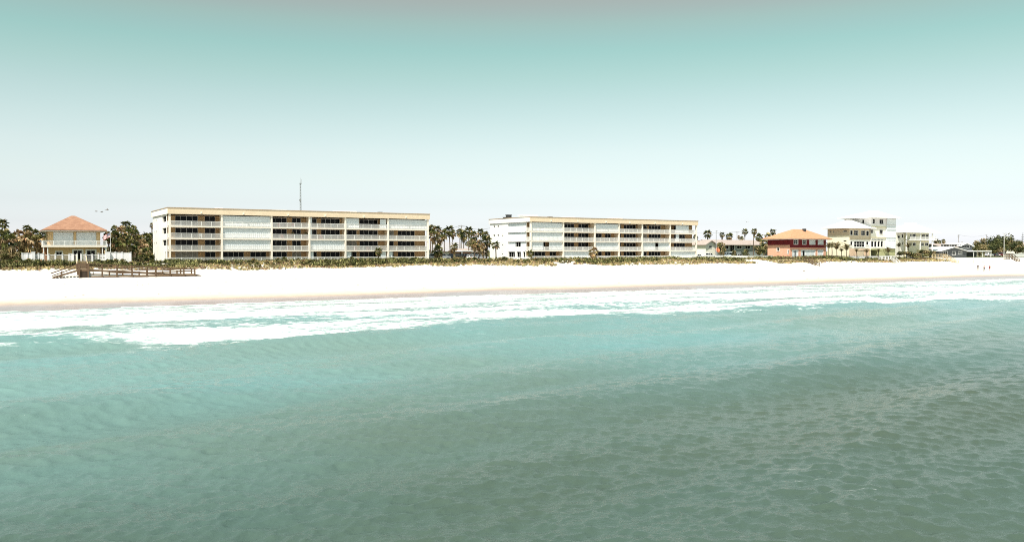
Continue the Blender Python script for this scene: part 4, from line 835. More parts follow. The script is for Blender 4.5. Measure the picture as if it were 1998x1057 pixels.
for px, py, v, wp, lab in [(15, 495, 197, 40, 'green shrub in front of the low white house at left edge'), (36, 492, 196, 26, 'green shrub against the left end of the white fence'), (5, 488, 203, 30, 'dark shrub under the palms at the left edge'), (62, 484, 212, 46, 'dark undergrowth shrub behind the left end of the white fence'), (30, 484, 214, 40, 'dark undergrowth shrub under the drooping palm'),
    (225, 482, 210, 40, 'dark undergrowth shrub behind the flagpole'), (253, 482, 212, 46, 'dark undergrowth shrub under the middle palm clump'), (283, 480, 224, 36, 'dark undergrowth shrub under the palms near the left block'), (268, 502, 190, 26, 'low shrub at the right end of the white fence'), (215, 489, 200, 18, 'small shrub behind the fence by the flagpole'),
    (1364, 471, 226, 34, 'dark round tree-like shrub behind the white pickup'), (1382, 478, 222, 26, 'dark shrub right of the one behind the pickup'), (1407, 474, 216, 22, 'tall tan shrub beside the orange umbrella'), (1494, 474, 208, 30, 'dense tall shrub at the left wall of the orange house'), (1481, 480, 206, 26, 'broad shrub left of the dense tall shrub'), (1455, 487, 207, 18, 'low shrub before the low grey house door'), (1432, 489, 207, 14, 'low shrub by the grey parked car'), (1412, 484, 210, 14, 'reddish shrub left of the pale van'),
    (1873, 487, 192, 14, 'low shrub before the carport at right')]:
    shrub(px, py, v, wp, lab)
for px, py, v, wp, lab in [(1768, 490, 186, 34, 'sea grape bush before the pale yellow house'), (1800, 488, 186.5, 40, 'wide sea grape bush left of the charcoal house'), (1787, 494, 184, 34, 'dark low sea grape bush on the sand edge'), (1817, 490, 187.5, 26, 'tan sea grape bush touching the charcoal house roof')]:
    shrub(px, py, v, wp, lab, 'sea grape bushes on the right', rnd.choice(CLOUDS))
for px, py, v, wp, lab in [(1912, 466, 226, 34, 'broad-leaved tree left in the dense grove at right'), (1936, 463, 232, 44, 'broad-leaved tree second in the grove, behind the white car'), (1960, 459, 234, 46, 'tallest broad-leaved tree in the grove behind the tall pole'), (1984, 468, 228, 40, 'broad-leaved tree right of the tall pole'), (1948, 474, 222, 40, 'low broad-leaved tree in front of the grove'), (1998, 478, 222, 36, 'broad-leaved tree at the right edge of the grove'), (1925, 476, 220, 36, 'low tree above the carport roof')]:
    shrub(px, py, v, wp, lab, 'broad-leaved trees on the right', rnd.choice(BIGC), 'broadleaf_tree', None, 'tree')
shrub(1947, 459, 240, 12, 'small leafy treetop sticking out of the grove', 'broad-leaved trees on the right', CLOUDS[0], 'broadleaf_tree', None, 'tree')
t = thing('pine_tree', (U(1995, 320), 320, 5), 'distant pine with narrow tiered crown at the right edge', 'tree')
u = U(1995, 320); zt = onv(1995, 455, 320)[1]
part('trunk', MB().tube([(u, 320, 5), (u, 320, zt)], [.25, .05], 6), TRUNK, t)
mb = MB()
for k in range(9):
    z = zt-k*(zt-9)/9
    for j in range(14):
        a = rnd.uniform(0, 6.28); L = (.5+.22*k)*rnd.uniform(.7, 1.1); d = Vector((math.cos(a), math.sin(a), 0)); n = Vector((-d.y, d.x, 0))*.25
        p = Vector((u, 320, z)); mb.add([p, p+d*L*.6-n+Vector((0,0,.1)), p+d*L+Vector((0,0,-.2)), p+d*L*.6+n+Vector((0,0,.1))], [(0,1,2),(0,2,3)], 0, jit((.05,.06,.03)))
part('crown', mb, LEAF, t)
# far hedge line between and behind the houses
def far_mass(name, px0, px1, v, pyt, n, label, seed, cols=SG, zb=5.0, amp=.35):
    g = random.Random(seed); x0 = U(px0, v); x1 = U(px1, v); mb = MB()
    for i in range(n):
        x = g.uniform(x0, x1); hh = (onv((px0+px1)/2, pyt, v)[1]-zb)*(1-amp+amp*math.sin(x*.35+seed)*math.sin(x*.13)+.1*math.sin(x*1.1)); y = v+g.uniform(-2.5, 2.5)
        p = Vector((x, y, zb+hh*(g.random()**.6))); a = Vector((g.gauss(0,1), g.gauss(0,1), g.gauss(0,.7))).normalized()*g.uniform(.25, .6); b = a.cross(Vector((g.gauss(0,1), g.gauss(0,1), g.gauss(0,1)))).normalized()*.3
        mb.add([p-a, p-b, p+a, p+b], [(0,1,2,3)], 0, jit(g.choice(cols), .4))
    o = solo(name, mb, LEAF, (0,0,0), label, 'hedge', kind='stuff'); return o
far_mass('hedge', 838, 950, 286, 470, 2600, 'long dark hedge behind the large grey roof', 3)
far_mass('hedge', -420, 92, 232, 478, 7000, 'dark undergrowth behind the palms at the left edge', 4)
far_mass('hedge', 205, 300, 238, 474, 2600, 'dark undergrowth behind the palms left of the apartment block', 5)
far_mass('hedge', 1350, 1512, 300, 474, 2400, 'far low trees behind the low grey house', 6)
far_mass('hedge', 1815, 1900, 330, 474, 1600, 'far low trees behind the dark grey house', 7)
far_mass('hedge', 1895, 2040, 250, 474, 2600, 'dark undergrowth behind the broad-leaved trees', 8)

# ---- dune scrub: nobody could count it
def scrub(name, label, us, vs, hs, cols, seed, blades, width, spread):
    g = np.random.RandomState(seed); n = len(us); N = n*blades
    U_ = np.repeat(us, blades); V_ = np.repeat(vs, blades); H = np.repeat(hs, blades)*g.uniform(.6, 1.1, N)
    az = g.uniform(0, 2*PI, N); lean = g.uniform(.05, 1, N)*spread
    zb = terrain(U_, V_)-.05; base = np.stack([U_+g.normal(0, .12, N), V_+g.normal(0, .12, N), zb], 1)
    d = np.stack([np.cos(az)*lean, np.sin(az)*lean, np.ones(N)], 1); d /= np.linalg.norm(d, axis=1)[:, None]
    side = np.stack([-np.sin(az), np.cos(az), np.zeros(N)], 1)*(width*g.uniform(.6, 1.3, N))[:, None]
    mid = base+d*(H*.6)[:, None]; tip = base+d*H[:, None]+np.stack([np.cos(az), np.sin(az), -.7*lean], 1)*(H*.22*lean)[:, None]
    Vx = np.stack([base, mid-side, tip, mid+side], 1).reshape(-1, 3); F = np.arange(N*4).reshape(N, 4)
    c = np.array(cols)[np.repeat(g.randint(0, len(cols), n), blades)]*(g.uniform(.6, 1.35, N)*np.repeat(g.uniform(.5, 1.5, n), blades))[:, None]
    c = np.concatenate([c, np.ones((N, 1))], 1)
    o = bpy.data.objects.new(name, np_mesh(name, Vx, F, [LEAF], {'tint': ('FACE', 'FLOAT_COLOR', c)}, False)); COL.objects.link(o)
    return tag(o, label, 'plants', None, 'stuff')
def scatter(n, seed, vlo, vhi, umin=-40, umax=300, near=0):
    g = np.random.RandomState(seed); u = umin+(umax-umin)*g.rand(n)**1.25; v = vlo+(vhi-vlo)*g.rand(n); e = 178.2+2.2*(fbm(u/11, u*0, 77, 3)-.5)*2-1.2*sstep(60, 110, u)
    k = (v > e+g.normal(0, .35, n)); k &= ~((u > 197) & (u < 206) & (v < 186)); return u[k], v[k]
u, v = scatter(17500, 1, 176, 194); hh = .55+1.0*fbm(u/4, v/4, 81, 3)**1.3*1.15-.15*sstep(186, 190, v)
pal = fbm(u/13, v/7, 83, 3); k = (pal > .45) & (v > 180.5+2*(fbm(u/8, u*0, 84, 2)-.5))
scrub('palmetto_scrub', 'green palmetto and sea grape scrub along the top of the dune', u[k], v[k], hh[k]*1.05, [(.10,.11,.035), (.19,.19,.065), (.05,.06,.02), (.32,.29,.13), (.10,.085,.04), (.24,.23,.09)], 2, 11, .10, 1.3)
u, v = scatter(16500, 5, 176, 192); hh = .35+.5*fbm(u/6, v/4, 85, 3); k = fbm(u/9, v/5, 86, 3) > .34
scrub('dune_grass', 'dry tan and olive grass along the seaward edge of the dune', u[k], v[k], hh[k], [(.40,.31,.15), (.32,.27,.11), (.20,.19,.07), (.34,.22,.13), (.52,.42,.23)], 6, 11, .05, .7)
u, v = scatter(1500, 9, 177, 186); k = fbm(u/15, v/6, 88, 2) > .52
scrub('dune_creeper', 'reddish brown twiggy patches among the dune grass', u[k], v[k], 0*u[k]+.6, [(.22,.12,.08), (.16,.09,.06), (.28,.17,.13)], 10, 12, .06, 1.6)

# ================================================================== THINGS
# ---- wooden beach crossover on the left: landing, stairs both ways, a ramp that doubles back
def crossover():
    vb, vf = 171.4, 169.6
    zA = onv(160, 525, vb)[1]                     # landing deck
    uL, uR = U(153.5, vf), U(171, vf); uE0, uE1 = U(357, vf), U(379, vf); zE = onv(368, 534.5, vf)[1]
    g0 = T0(0, vf); th = thing('boardwalk', (uL, vf, g0), 'weathered wooden beach crossover with stairs and a ramp doubling back, far left', 'boardwalk')
    def deck(p, q, w, name, t=.07):
        """sloping deck between two centre points, width w along v"""
        p = Vector(p); q = Vector(q); mb = MB(); n = max(2, int((q-p).length/.3)); d = (q-p)/n
        for i in range(n):
            a = p+d*(i+.04); b = p+d*(i+.96); y = Vector((0, w/2, 0)); k = Vector((0, 0, -t))
            mb.add([a-y, b-y, b+y, a+y, a-y+k, b-y+k, b+y+k, a+y+k], [(0,1,2,3),(7,6,5,4),(0,4,5,1),(1,5,6,2),(2,6,7,3),(3,7,4,0)])
        o = part(name, mb, WOODD, th, kind='stuff')
        for s_ in (-1, 1): part('stringer', MB().beam(p+Vector((0, s_*(w/2-.05), -t-.12)), q+Vector((0, s_*(w/2-.05), -t-.16)), .09, .34), WOOD, th)
    def posts(us, v, fz, hgt=1.05):
        for x in us: part('post', MB().box(x-.12, x+.12, v-.12, v+.12, T0(x, v)-.3, fz(x)+hgt), WOOD, th)
    def rails(x0, x1, v, fz, hs=(.98, .55)):
        for h_ in hs: part('rail', MB().beam((x0, v, fz(x0)+h_), (x1, v, fz(x1)+h_), .08, .16), WOOD, th)
    lerp = lambda x0, z0, x1, z1: (lambda x: z0+(z1-z0)*(x-x0)/(x1-x0))
    # landing
    deck((uL, (vb+vf)/2+.05, zA), (uR, (vb+vf)/2+.05, zA), 3.2, 'landing'); posts([uL, uR], vf-.75, lambda x: zA); posts([uL, uR], vb+.8, lambda x: zA)
    rails(uL, uR, vf-.75, lambda x: zA)
    part('shade_board', MB().box(uL+.1, uR-.1, vf-.62, vf-.55, g0-.2, zA-.3), mat('deck_shade_dark', (.05, .035, .025), .9, .1, 2), th)  # dark sheet added for the shade beneath the landing deck
    # upper ramp going right, lower ramp coming back
    fu = lerp(uR, zA, uE0, zE+.05); deck((uR+.02, vb, zA), (uE0-.02, vb, zE+.05), 1.5, 'ramp_deck')
    gL = T0(uR, vf)+.12; fl_ = lerp(uE0, zE, uR+.4, gL); deck((uE0-.02, vf, zE), (uR+.4, vf, gL), 1.5, 'ramp_deck')
    deck((uE0, (vb+vf)/2, zE+.02), (uE1, (vb+vf)/2, zE+.02), 3.3, 'landing')
    pu = [U(p, vf-.75) for p in (199, 227.5, 257.5, 286, 303, 331.5)]
    posts(pu, vf-.75, fl_); posts([U(p, vb+.75) for p in (199, 228, 257, 287, 304, 332)], vb+.75, fu); posts([U(p, 170.5) for p in (213, 239, 271, 317, 345)], 170.5, lambda x: fl_(x)-.2, .9)
    posts([uE0, uE1-.07], vf-.75, lambda x: zE); posts([uE0, uE1-.07], vb+.8, lambda x: zE)
    rails(uR, uE0, vb+.75, fu); rails(uR+.4, uE0, vf-.75, fl_, (.98, .5)); rails(uR, uE0, vb-.75, fu, (.98, .55)); rails(uE0, uE1, vf-.75, lambda x: zE); rails(uE0, uE1, vb+.8, lambda x: zE)
    part('rail', MB().beam((uE1, vf-.75, zE+.98), (uE1, vb+.8, zE+.98), .06, .12), WOOD, th)
    # stairs down to the left
    u2 = U(101, vf); z2 = T0(u2, vf); n = 9
    for i in range(n):
        x = uL+(u2-uL)*(i+.5)/n; z = zA+(z2-zA)*(i+.6)/n; part('step', MB().box(x-.19, x+.19, vf-.6, vf+.95, z-.06, z), WOODD, th)
    for y in (vf-.68, vf+1.0):
        part('stringer', MB().beam((uL, y, zA-.15), (u2, y, z2-.05), .08, .26), WOOD, th); part('rail', MB().beam((uL, y, zA+.98), (u2-.2, y, z2+.75), .09, .13), WOOD, th); part('rail', MB().beam((uL, y, zA+.5), (u2, y, z2+.3), .06, .1), WOOD, th)
        x = (uL+u2)/2-.6; part('post', MB().box(x-.07, x+.07, y-.065, y+.065, T0(x, vf)-.3, (zA+z2)/2+.4), WOOD, th)
    # stairs up and inland to the house
    v3 = 181.5; z3 = onv(157, 508.5, v3)[1]; um = (U(150, v3)+U(166, v3))/2; us_ = (uL+uR)/2; n = 12
    for i in range(n):
        t = (i+.5)/n; x = us_+(um-us_)*t; y = vb+.9+(v3-vb-.9)*t; z = zA+(z3-zA)*t; part('step', MB().box(x-.8, x+.8, y-.42, y+.42, z-.06, z), WOODD, th)
    for s_ in (-.85, .85):
        part('rail', MB().beam((us_+s_, vb+.8, zA+1.0), (um+s_, v3, z3+1.0), .1, .13), mat('pale_wood', (.62, .50, .32), .85, .1, 3), th); part('stringer', MB().beam((us_+s_, vb+.8, zA-.12), (um+s_, v3, z3-.12), .07, .25), WOOD, th)
        for t in (.35, .7, 1): part('post', MB().box(us_+(um-us_)*t+s_-.065, us_+(um-us_)*t+s_+.065, vb+.8+(v3-vb-.8)*t-.07, vb+.8+(v3-vb-.8)*t+.07, T0(0, vb+.8+(v3-vb-.8)*t)-.3, zA+(z3-zA)*t+1.0), WOOD, th)
    # short steps off the right landing
    z4 = T0(uE1+1, vf); 
    for i in range(3): part('step', MB().box(uE1+.1+i*.33, uE1+.42+i*.33, vf-.6, vf+.6, zE-.2-i*(zE-z4)/3.4-.06, zE-.2-i*(zE-z4)/3.4), WOODD, th)
    for y in (vf-.66, vf+.66): part('stringer', MB().beam((uE1, y, zE-.1), (uE1+1.15, y, z4-.05), .06, .2), WOOD, th)
crossover()
def beach_stairs(label, pxt0, pxt, pyt, pxb, pyb, vt, m, md, wd=1.1):
    """deck at the dune edge with stairs down to the sand"""
    u0 = U(pxt0, vt); u1, z1 = onv(pxt, pyt, vt); ub, vb_, zb = ground_hit(pxb, pyb)
    th = thing('beach_stairs', (u1, vt, T0(u1, vt)), label, 'stairs', 'stairs down to the sand on the right')
    part('deck', MB().box(u0, u1, vt-wd/2, vt+wd/2, z1-.12, z1), md, th)
    p = Vector((u1, vt, z1)); q = Vector((ub, vb_, zb)); n = max(5, int((z1-zb)/.22)); d = q-p; side = Vector((-d.y, d.x, 0)).normalized()*wd/2
    for i in range(n):
        c = p+d*(i+.5)/n; e = Vector((d.x, d.y, 0)).normalized()*.2
        part('step', MB().add([c-side-e, c-side+e, c+side+e, c+side-e, *(x-Vector((0,0,.06)) for x in (c-side-e, c-side+e, c+side+e, c+side-e))], [(0,1,2,3),(7,6,5,4),(0,4,5,1),(1,5,6,2),(2,6,7,3),(3,7,4,0)]), md, th)
    for s_ in (-1, 1):
        o_ = side*s_
        part('stringer', MB().beam(p+o_-Vector((0,0,.15)), q+o_-Vector((0,0,.05)), .08, .26), m, th)
        for hh in (1.0, .55): part('rail', MB().beam(p+o_+Vector((0,0,hh)), q+o_+Vector((0,0,hh*.8)), .09, .12), m, th)
        for t in (0, .35, .7, .98):
            c = p+d*t+o_; part('post', MB().box(c.x-.07, c.x+.07, c.y-.07, c.y+.07, T0(c.x, c.y)-.3, c.z+1.0*(1-.2*t)), m, th)
        y = vt+s_*wd/2
        for hh in (1.0, .55): part('rail', MB().beam((u0, y, z1+hh), (u1, y, z1+hh), .08, .12), m, th)
        for t in np.linspace(0, .8, 4):
            x = u0+(u1-u0)*t; part('post', MB().box(x-.07, x+.07, y-.07, y+.07, T0(x, y)-.4, z1+1.0), m, th)
PALEW = mat('pale_wood', ())
beach_stairs('wooden deck and beach stairs in front of the orange house', 1521, 1575, 506, 1596, 519, 180.5, WOOD, PALEW, 1.2)
beach_stairs('white beach stairs before the tall white house', 1718, 1741, 505, 1757, 518, 181, WHITE, WHITE)
beach_stairs('pale wooden beach stairs before the charcoal beach house', 1822, 1843, 501, 1868, 513.5, 182, PALEW, PALEW)
beach_stairs('dark weathered beach stairs at the right edge near the tall pole', 1960, 1973, 499.5, 1987, 510, 182.5, WOOD, PALEW)

# ---- white garden fence of the yellow house
vF = 190.5; zF = T0(0, vF)
th = thing('garden_fence', (U(150, vF), vF, zF), 'white panelled fence with railings and posts before the yellow house', 'fence')
PNL = mat('white_vinyl', (.80, .78, .78), .6, .04, .6)
segs = [(43, 53.5, 494.5, 'panel'), (53.5, 63, 494.5, 'panel'), (67, 75, 495, 'slats'), (75, 84, 495.5, 'panel'), (84, 95, 497, 'rail'), (95, 108, 497, 'rail'), (108, 122, 497, 'rail'), (122, 135, 497, 'rail'), (135, 143, 496, 'panel'), (143, 150, 497, 'rail'), (158, 167, 497, 'rail'), (167, 180, 497, 'rail'), (180, 192, 496.5, 'rail'), (192, 208, 495, 'slats'), (212, 225, 493, 'panel'), (225, 238.5, 493, 'panel'), (238.5, 255, 493.5, 'panel')]
for a, b, py, k in segs:
    x0 = U(a, vF); x1 = U(b, vF); zt = onv((a+b)/2, py, vF)[1]
    F = (Vector((x0+.07, vF, zF)), Vector((1,0,0)), Vector((0,-1,0))); W_ = x1-x0-.14; H_ = zt-zF
    if k == 'panel':
        part('panel', MB().obox(F, 0, W_, -.03, .03, -.2, H_), PNL, th); part('cap_rail', MB().obox(F, 0, W_, -.06, .06, H_+.002, H_+.1), PNL, th)
    elif k == 'slats':
        for i in range(7): part('slat', MB().obox(F, 0, W_, -.02, .02, H_*(i+.1)/7, H_*(i+.78)/7), PNL, th)
    else: part('railing', railing_mb(F, W_, [.04, W_-.04], H_, .17), PNL, th)
for px, py, wd in [(43, 493.5, .1), (53.5, 493.5, .1), (65, 491.5, .3), (75, 494, .1), (84, 494.5, .12), (95, 496, .1), (108, 496, .1), (122, 496, .1), (135, 495, .1), (143, 495, .12), (150, 495, .12), (158, 495, .12), (167, 496, .1), (180, 496, .1), (192, 494.5, .12), (210, 491.5, .4), (225, 492, .1), (238.5, 492, .1), (255, 492.5, .12)]:
    x, zt = onv(px, py, vF); mb = MB().box(x-wd, x+wd, vF-wd, vF+wd, zF-.3, zt)
    mb.box(x-wd-.05, x+wd+.05, vF-wd-.05, vF+wd+.05, zt+.002, zt+.08); part('post', mb, PNL, th)
def low_wall(label, pxa, pxb, v, pyt, t=.2, m=WHITE, name='garden_wall', cat='wall'):
    x0 = U(pxa, v); x1 = U(pxb, v); zt = onv((pxa+pxb)/2, pyt, v)[1]; th = thing(name, ((x0+x1)/2, v, T0(x0, v)), label, cat)
    part('wall', MB().box(x0, x1, v-t/2, v+t/2, T0(x0, v)-.3, zt-.1), m, th); part('coping', MB().box(x0-.04, x1+.04, v-t/2-.05, v+t/2+.05, zt-.098, zt), m, th); th['kind'] = 'thing'; return th
low_wall('low white garden wall in front of the parked cars and low grey house', 1396, 1508, 196, 498.3)
low_wall('low white wall running before the tall white house', 1634, 1746, 185, 499.5, m=PNL)
low_wall('low white wall before the pale yellow house', 1748, 1800, 186.4, 501, m=PNL)
low_wall('white wall on the right behind the dark beach stairs', 1958, 2030, 197, 494.5)

# ---- vehicles
TYRE = mat('tyre_rubber', (.012, .012, .012), .8, .1, 3); RIM = mat('wheel_rim', (.35, .35, .36), .35, .05, 3, metal=.6); CGL = mat('car_glass', (.008, .010, .012), .08, .05, 1, spec=.5)
LAMP = mat('lamp_lens', (.7, .7, .66), .2, .03, 3); REDL = mat('tail_lens', (.35, .02, .015), .3, .05, 3)
def extr(mb, prof, y0, y1, m=0, taper=0):
    n = len(prof); vs = [(x, y0+(taper if z > prof[0][1]+.01 and taper else 0), z) for x, z in prof]+[(x, y1-(taper if z > prof[0][1]+.01 and taper else 0), z) for x, z in prof]
    mb.add(vs, [tuple(range(n)), tuple(range(2*n-1, n-1, -1))]+[(i, i+n, (i+1) % n+n, (i+1) % n) for i in range(n)], m); return mb
KIND = {  # half length, body outline, cabin outline, roof, wheels x
 'sedan': (2.35, [(-2.3,.35),(2.3,.35),(2.38,.6),(2.3,.82),(1.0,.96),(-1.5,.98),(-2.3,.94),(-2.38,.6)], [(-1.75,.975),(.95,.955),(.25,1.42),(-1.05,1.42)], [(-1.05,1.42),(.25,1.42),(.2,1.47),(-1.0,1.47)], (-1.4,1.42), .32),
 'suv': (2.4, [(-2.35,.42),(2.35,.42),(2.42,.7),(2.32,1.0),(1.1,1.12),(-2.3,1.14),(-2.42,.7)], [(-2.25,1.14),(1.05,1.12),(.45,1.68),(-2.0,1.70)], [(-2.0,1.70),(.45,1.68),(.35,1.76),(-1.9,1.78)], (-1.45,1.45), .37),
 'pickup': (2.8, [(-2.8,.48),(2.75,.48),(2.82,.8),(2.7,1.08),(1.35,1.18),(-.75,1.18),(-.75,1.12),(-2.78,1.12),(-2.84,.8)], [(-.72,1.18),(1.3,1.18),(.7,1.76),(-.6,1.78)], [(-.6,1.78),(.7,1.76),(.6,1.84),(-.5,1.86)], (-1.75,1.75), .39),
 'van': (2.6, [(-2.5,.4),(2.45,.4),(2.55,.7),(2.45,1.0),(1.9,1.15),(-2.5,1.2),(-2.58,.7)], [(-2.48,1.2),(1.85,1.15),(1.15,1.9),(-2.4,1.95)], [(-2.4,1.95),(1.15,1.9),(1.0,2.0),(-2.3,2.05)], (-1.6,1.6), .36)}
def vehicle(px, v, kind, paint, rough, label, rz=0., group='parked vehicles', zg=5.07):
    L, body, cab, roof, wx, wr = KIND[kind]; W_ = .88
    th = thing('parked_'+('car' if kind == 'sedan' else kind), (0,0,0), label, 'car' if kind in ('sedan','suv') else kind, group)
    pm = mat('car_paint_'+paint[0], paint[1], rough, .03, 1, spec=.6)
    part('body', extr(MB(), body, -W_, W_), pm, th); part('windows', extr(MB(), cab, -W_+.08, W_-.08, 0, .12), CGL, th); part('roof', extr(MB(), [(x, z+.002) for x, z in roof], -W_+.2, W_-.2), pm, th)
    for a, b in ((cab[1], cab[2]), (cab[0], cab[3])):
        for s_ in (-1, 1): part('pillar', MB().beam((a[0], s_*(W_-.07), a[1]), (b[0], s_*(W_-.19), b[1]), .09, .07), pm, th)
    xm = (cab[2][0]+cab[3][0])/2
    for s_ in (-1, 1): part('pillar', MB().beam((xm, s_*(W_-.07), cab[0][1]), (xm, s_*(W_-.19), cab[2][1]), .09, .07), pm, th)
    for x in wx:
        for s_ in (-1, 1):
            wh = part('wheel', MB().tube([(x, s_*(W_-.2), wr), (x, s_*(W_+.03), wr)], wr, 16), TYRE, th); part('rim', MB().tube([(x, s_*(W_+.0), wr), (x, s_*(W_+.045), wr)], wr*.6, 12), RIM, wh)
    fx_ = max(p[0] for p in body); zz = body[2][1]+.08
    for s_ in (-1, 1):
        part('headlight', MB().box(fx_-.18, fx_+.012, s_*(W_-.24)-.17, s_*(W_-.24)+.17, zz-.08, zz+.08), LAMP, th); part('tail_light', MB().box(-fx_-.02, -fx_+.16, s_*(W_-.16)-.1, s_*(W_-.16)+.1, zz-.05, zz+.12), REDL, th)
    part('bumper', MB().box(fx_-.1, fx_+.06, -W_+.05, W_-.05, .36, .52), DARKM, th); part('bumper', MB().box(-fx_-.08, -fx_+.1, -W_+.05, W_-.05, .38, .54), DARKM, th)
    th.location = (U(px, v), v, zg); th.rotation_euler = (0, 0, rz); return th
P = {'white': ('white', (.75,.75,.74)), 'silver': ('silver', (.45,.46,.47)), 'black': ('black', (.012,.012,.013)), 'grey': ('grey', (.16,.165,.17)), 'blue': ('pale_blue', (.55,.66,.72)), 'red': ('maroon', (.12,.02,.02))}
vehicle(843, 204, 'suv', P['white'], .25, 'white car right beside the right end of the left apartment block', 1.2)
vehicle(863, 212, 'suv', P['silver'], .25, 'silver car parked beside the low round bushy palm', .15)
vehicle(875, 214, 'sedan', P['black'], .2, 'dark car parked between the silver car and skirted palm', 1.45)
vehicle(892, 214, 'suv', P['black'], .2, 'dark car just right of the skirted palm', .3)
vehicle(905, 216, 'suv', P['black'], .2, 'black car in front of the brown house carport', 1.5)
vehicle(914, 214, 'sedan', P['white'], .25, 'white car partly hidden under the tallest palm by the brown house', 1.7)
vehicle(923, 217, 'suv', P['black'], .2, 'black car right of the brown house carport', 1.5)
vehicle(938, 214, 'sedan', P['silver'], .25, 'silver car parked between palms nearest the right apartment block', .1)
vehicle(1383, 205, 'pickup', P['white'], .25, 'white pickup truck parked right of the right apartment block', 0.0)
vehicle(1362, 206, 'sedan', P['white'], .25, 'white car behind the white pickup, touching the block end', .2)
vehicle(1419, 211, 'van', P['blue'], .3, 'pale blue van in front of the low grey house', 1.3)
vehicle(1441, 209, 'sedan', P['silver'], .25, 'silver car right of the pale blue van', .1)
vehicle(1501, 203, 'sedan', P['black'], .25, 'black car at the left wall of the orange house', .1)
vehicle(1930, 206, 'suv', P['white'], .25, 'white car right of the flat roofed carport', .1)
vehicle(1942, 207, 'sedan', P['black'], .2, 'black car right of the white car near the tall pole', .2)
vehicle(1951, 210, 'sedan', P['white'], .25, 'white car between the black car and tall pole', .2)
vehicle(1957, 209, 'van', P['red'], .25, 'dark maroon van behind the tall pole', .1)

# ---- poles, mast, wires
def pole(px, pyt, v, label, arms=(), r=.14, lamp=False, m=POLEW):
    u, zt = onv(px, pyt, v); zg = T0(u, v); th = thing('light_pole' if lamp else 'utility_pole', (u, v, zg), label, 'light pole' if lamp else 'utility pole')
    part('pole', MB().tube([(u, v, zg-.3), (u, v, zt)], [r*1.2, r*.8], 8), m, th)
    for dz, w_ in arms:
        c = part('cross_arm', MB().beam((u-w_, v-.12, zt-dz), (u+w_, v-.12, zt-dz), .12, .14), m, th)
        for s_ in (-.9, -.45, .45, .9): part('insulator', MB().tube([(u+s_*w_, v-.12, zt-dz+.07), (u+s_*w_, v-.12, zt-dz+.3)], .05, 6), GREYM, c)
    if lamp: part('lamp_head', MB().box(u-.15, u+.5, v-.12, v+.12, zt+.002, zt+.14), GREYM, th)
    return Vector((u, v, zt))
p1 = pole(900, 440, 262, 'utility pole with cross arm among the palms between the blocks', ((.3, 1.3), (1.6, 1.1)))
pole(1397.5, 451, 199, 'tall grey light pole beside the orange umbrella', lamp=True, r=.13, m=GREYM)
p2 = pole(1438, 452, 330, 'distant utility pole over the pinkish roof', ((.4, 1.2),))
p3 = pole(1870, 458, 300, 'utility pole behind the dark grey house at right', ((.5, 1.3), (1.6, 1.0)))
p4 = pole(1925, 458, 330, 'distant utility pole rising over the broad-leaved trees', ((.5, 1.3),))
pole(1959.5, 455, 197, 'tall pale pole with cross arm before the broad-leaved grove', ((.15, 1.6),), .13, m=mat('pale_concrete', (.55, .53, .5), .9, .06, 1))
pole(1907, 486, 190, 'short pale pole beside the carport at right', r=.09)
def wire(pts, label):
    mb = MB()
    for a, b in zip(pts, pts[1:]):
        q = [a.lerp(b, t)+Vector((0, 0, -1.2*4*t*(1-t))) for t in np.linspace(0, 1, 9)]; mb.tube(q, .035, 4)
    solo('power_line', mb, DARKM, (0,0,0), label, 'power line', 'sagging power lines')
far = Vector((60, 300, 15.4))
wire([Vector((U(835, 262), 262, p1.z)), p1+Vector((0,0,.1)), Vector((U(965, 262), 262, p1.z-.2))], 'thin power line over the palms between both blocks')
wire([p2+Vector((-60, 0, 0)), p2, p2+Vector((60, 0, -1))], 'thin power line above the pinkish roof')
wire([p3, p4], 'thin power line between two poles at right'); 
v = 330; u, zt = onv(586, 347, v)
th = thing('radio_mast', (u, v, 5), 'thin grey radio mast rising behind the left apartment block', 'mast')
mb = MB()
for k in range(3):
    a = k*2.094; mb.tube([(u+.45*math.cos(a), v+.45*math.sin(a), 5), (u+.22*math.cos(a), v+.22*math.sin(a), zt-2)], .075, 5)
part('legs', mb, GREYM, th)
mb = MB(); n = 26
for i in range(n):
    z0_ = 5+(zt-7)*i/n; z1_ = 5+(zt-7)*(i+1)/n; rr = lambda z: .45-.23*(z-5)/(zt-7)
    for k in range(3):
        a = k*2.094; b = (k+1)*2.094; mb.beam((u+rr(z0_)*math.cos(a), v+rr(z0_)*math.sin(a), z0_), (u+rr(z1_)*math.cos(b), v+rr(z1_)*math.sin(b), z1_), .05, .05)
part('lattice', mb, GREYM, th, kind='stuff')
part('antenna', MB().tube([(u, v, zt-2.2), (u, v, zt)], [.07, .03], 5), GREYM, th); part('antenna', MB().tube([(u+.5, v, zt-2.3), (u+.5, v, zt-.6)], .05, 5), GREYM, th)
part('bracket', MB().box(u-.6, u+.6, v-.12, v+.12, zt-2.4, zt-2.28), GREYM, th); part('dish', MB().tube([(u-.3, v-.4, zt-9), (u-.3, v-.75, zt-9)], [.25, .5], 8), GREYM, th)
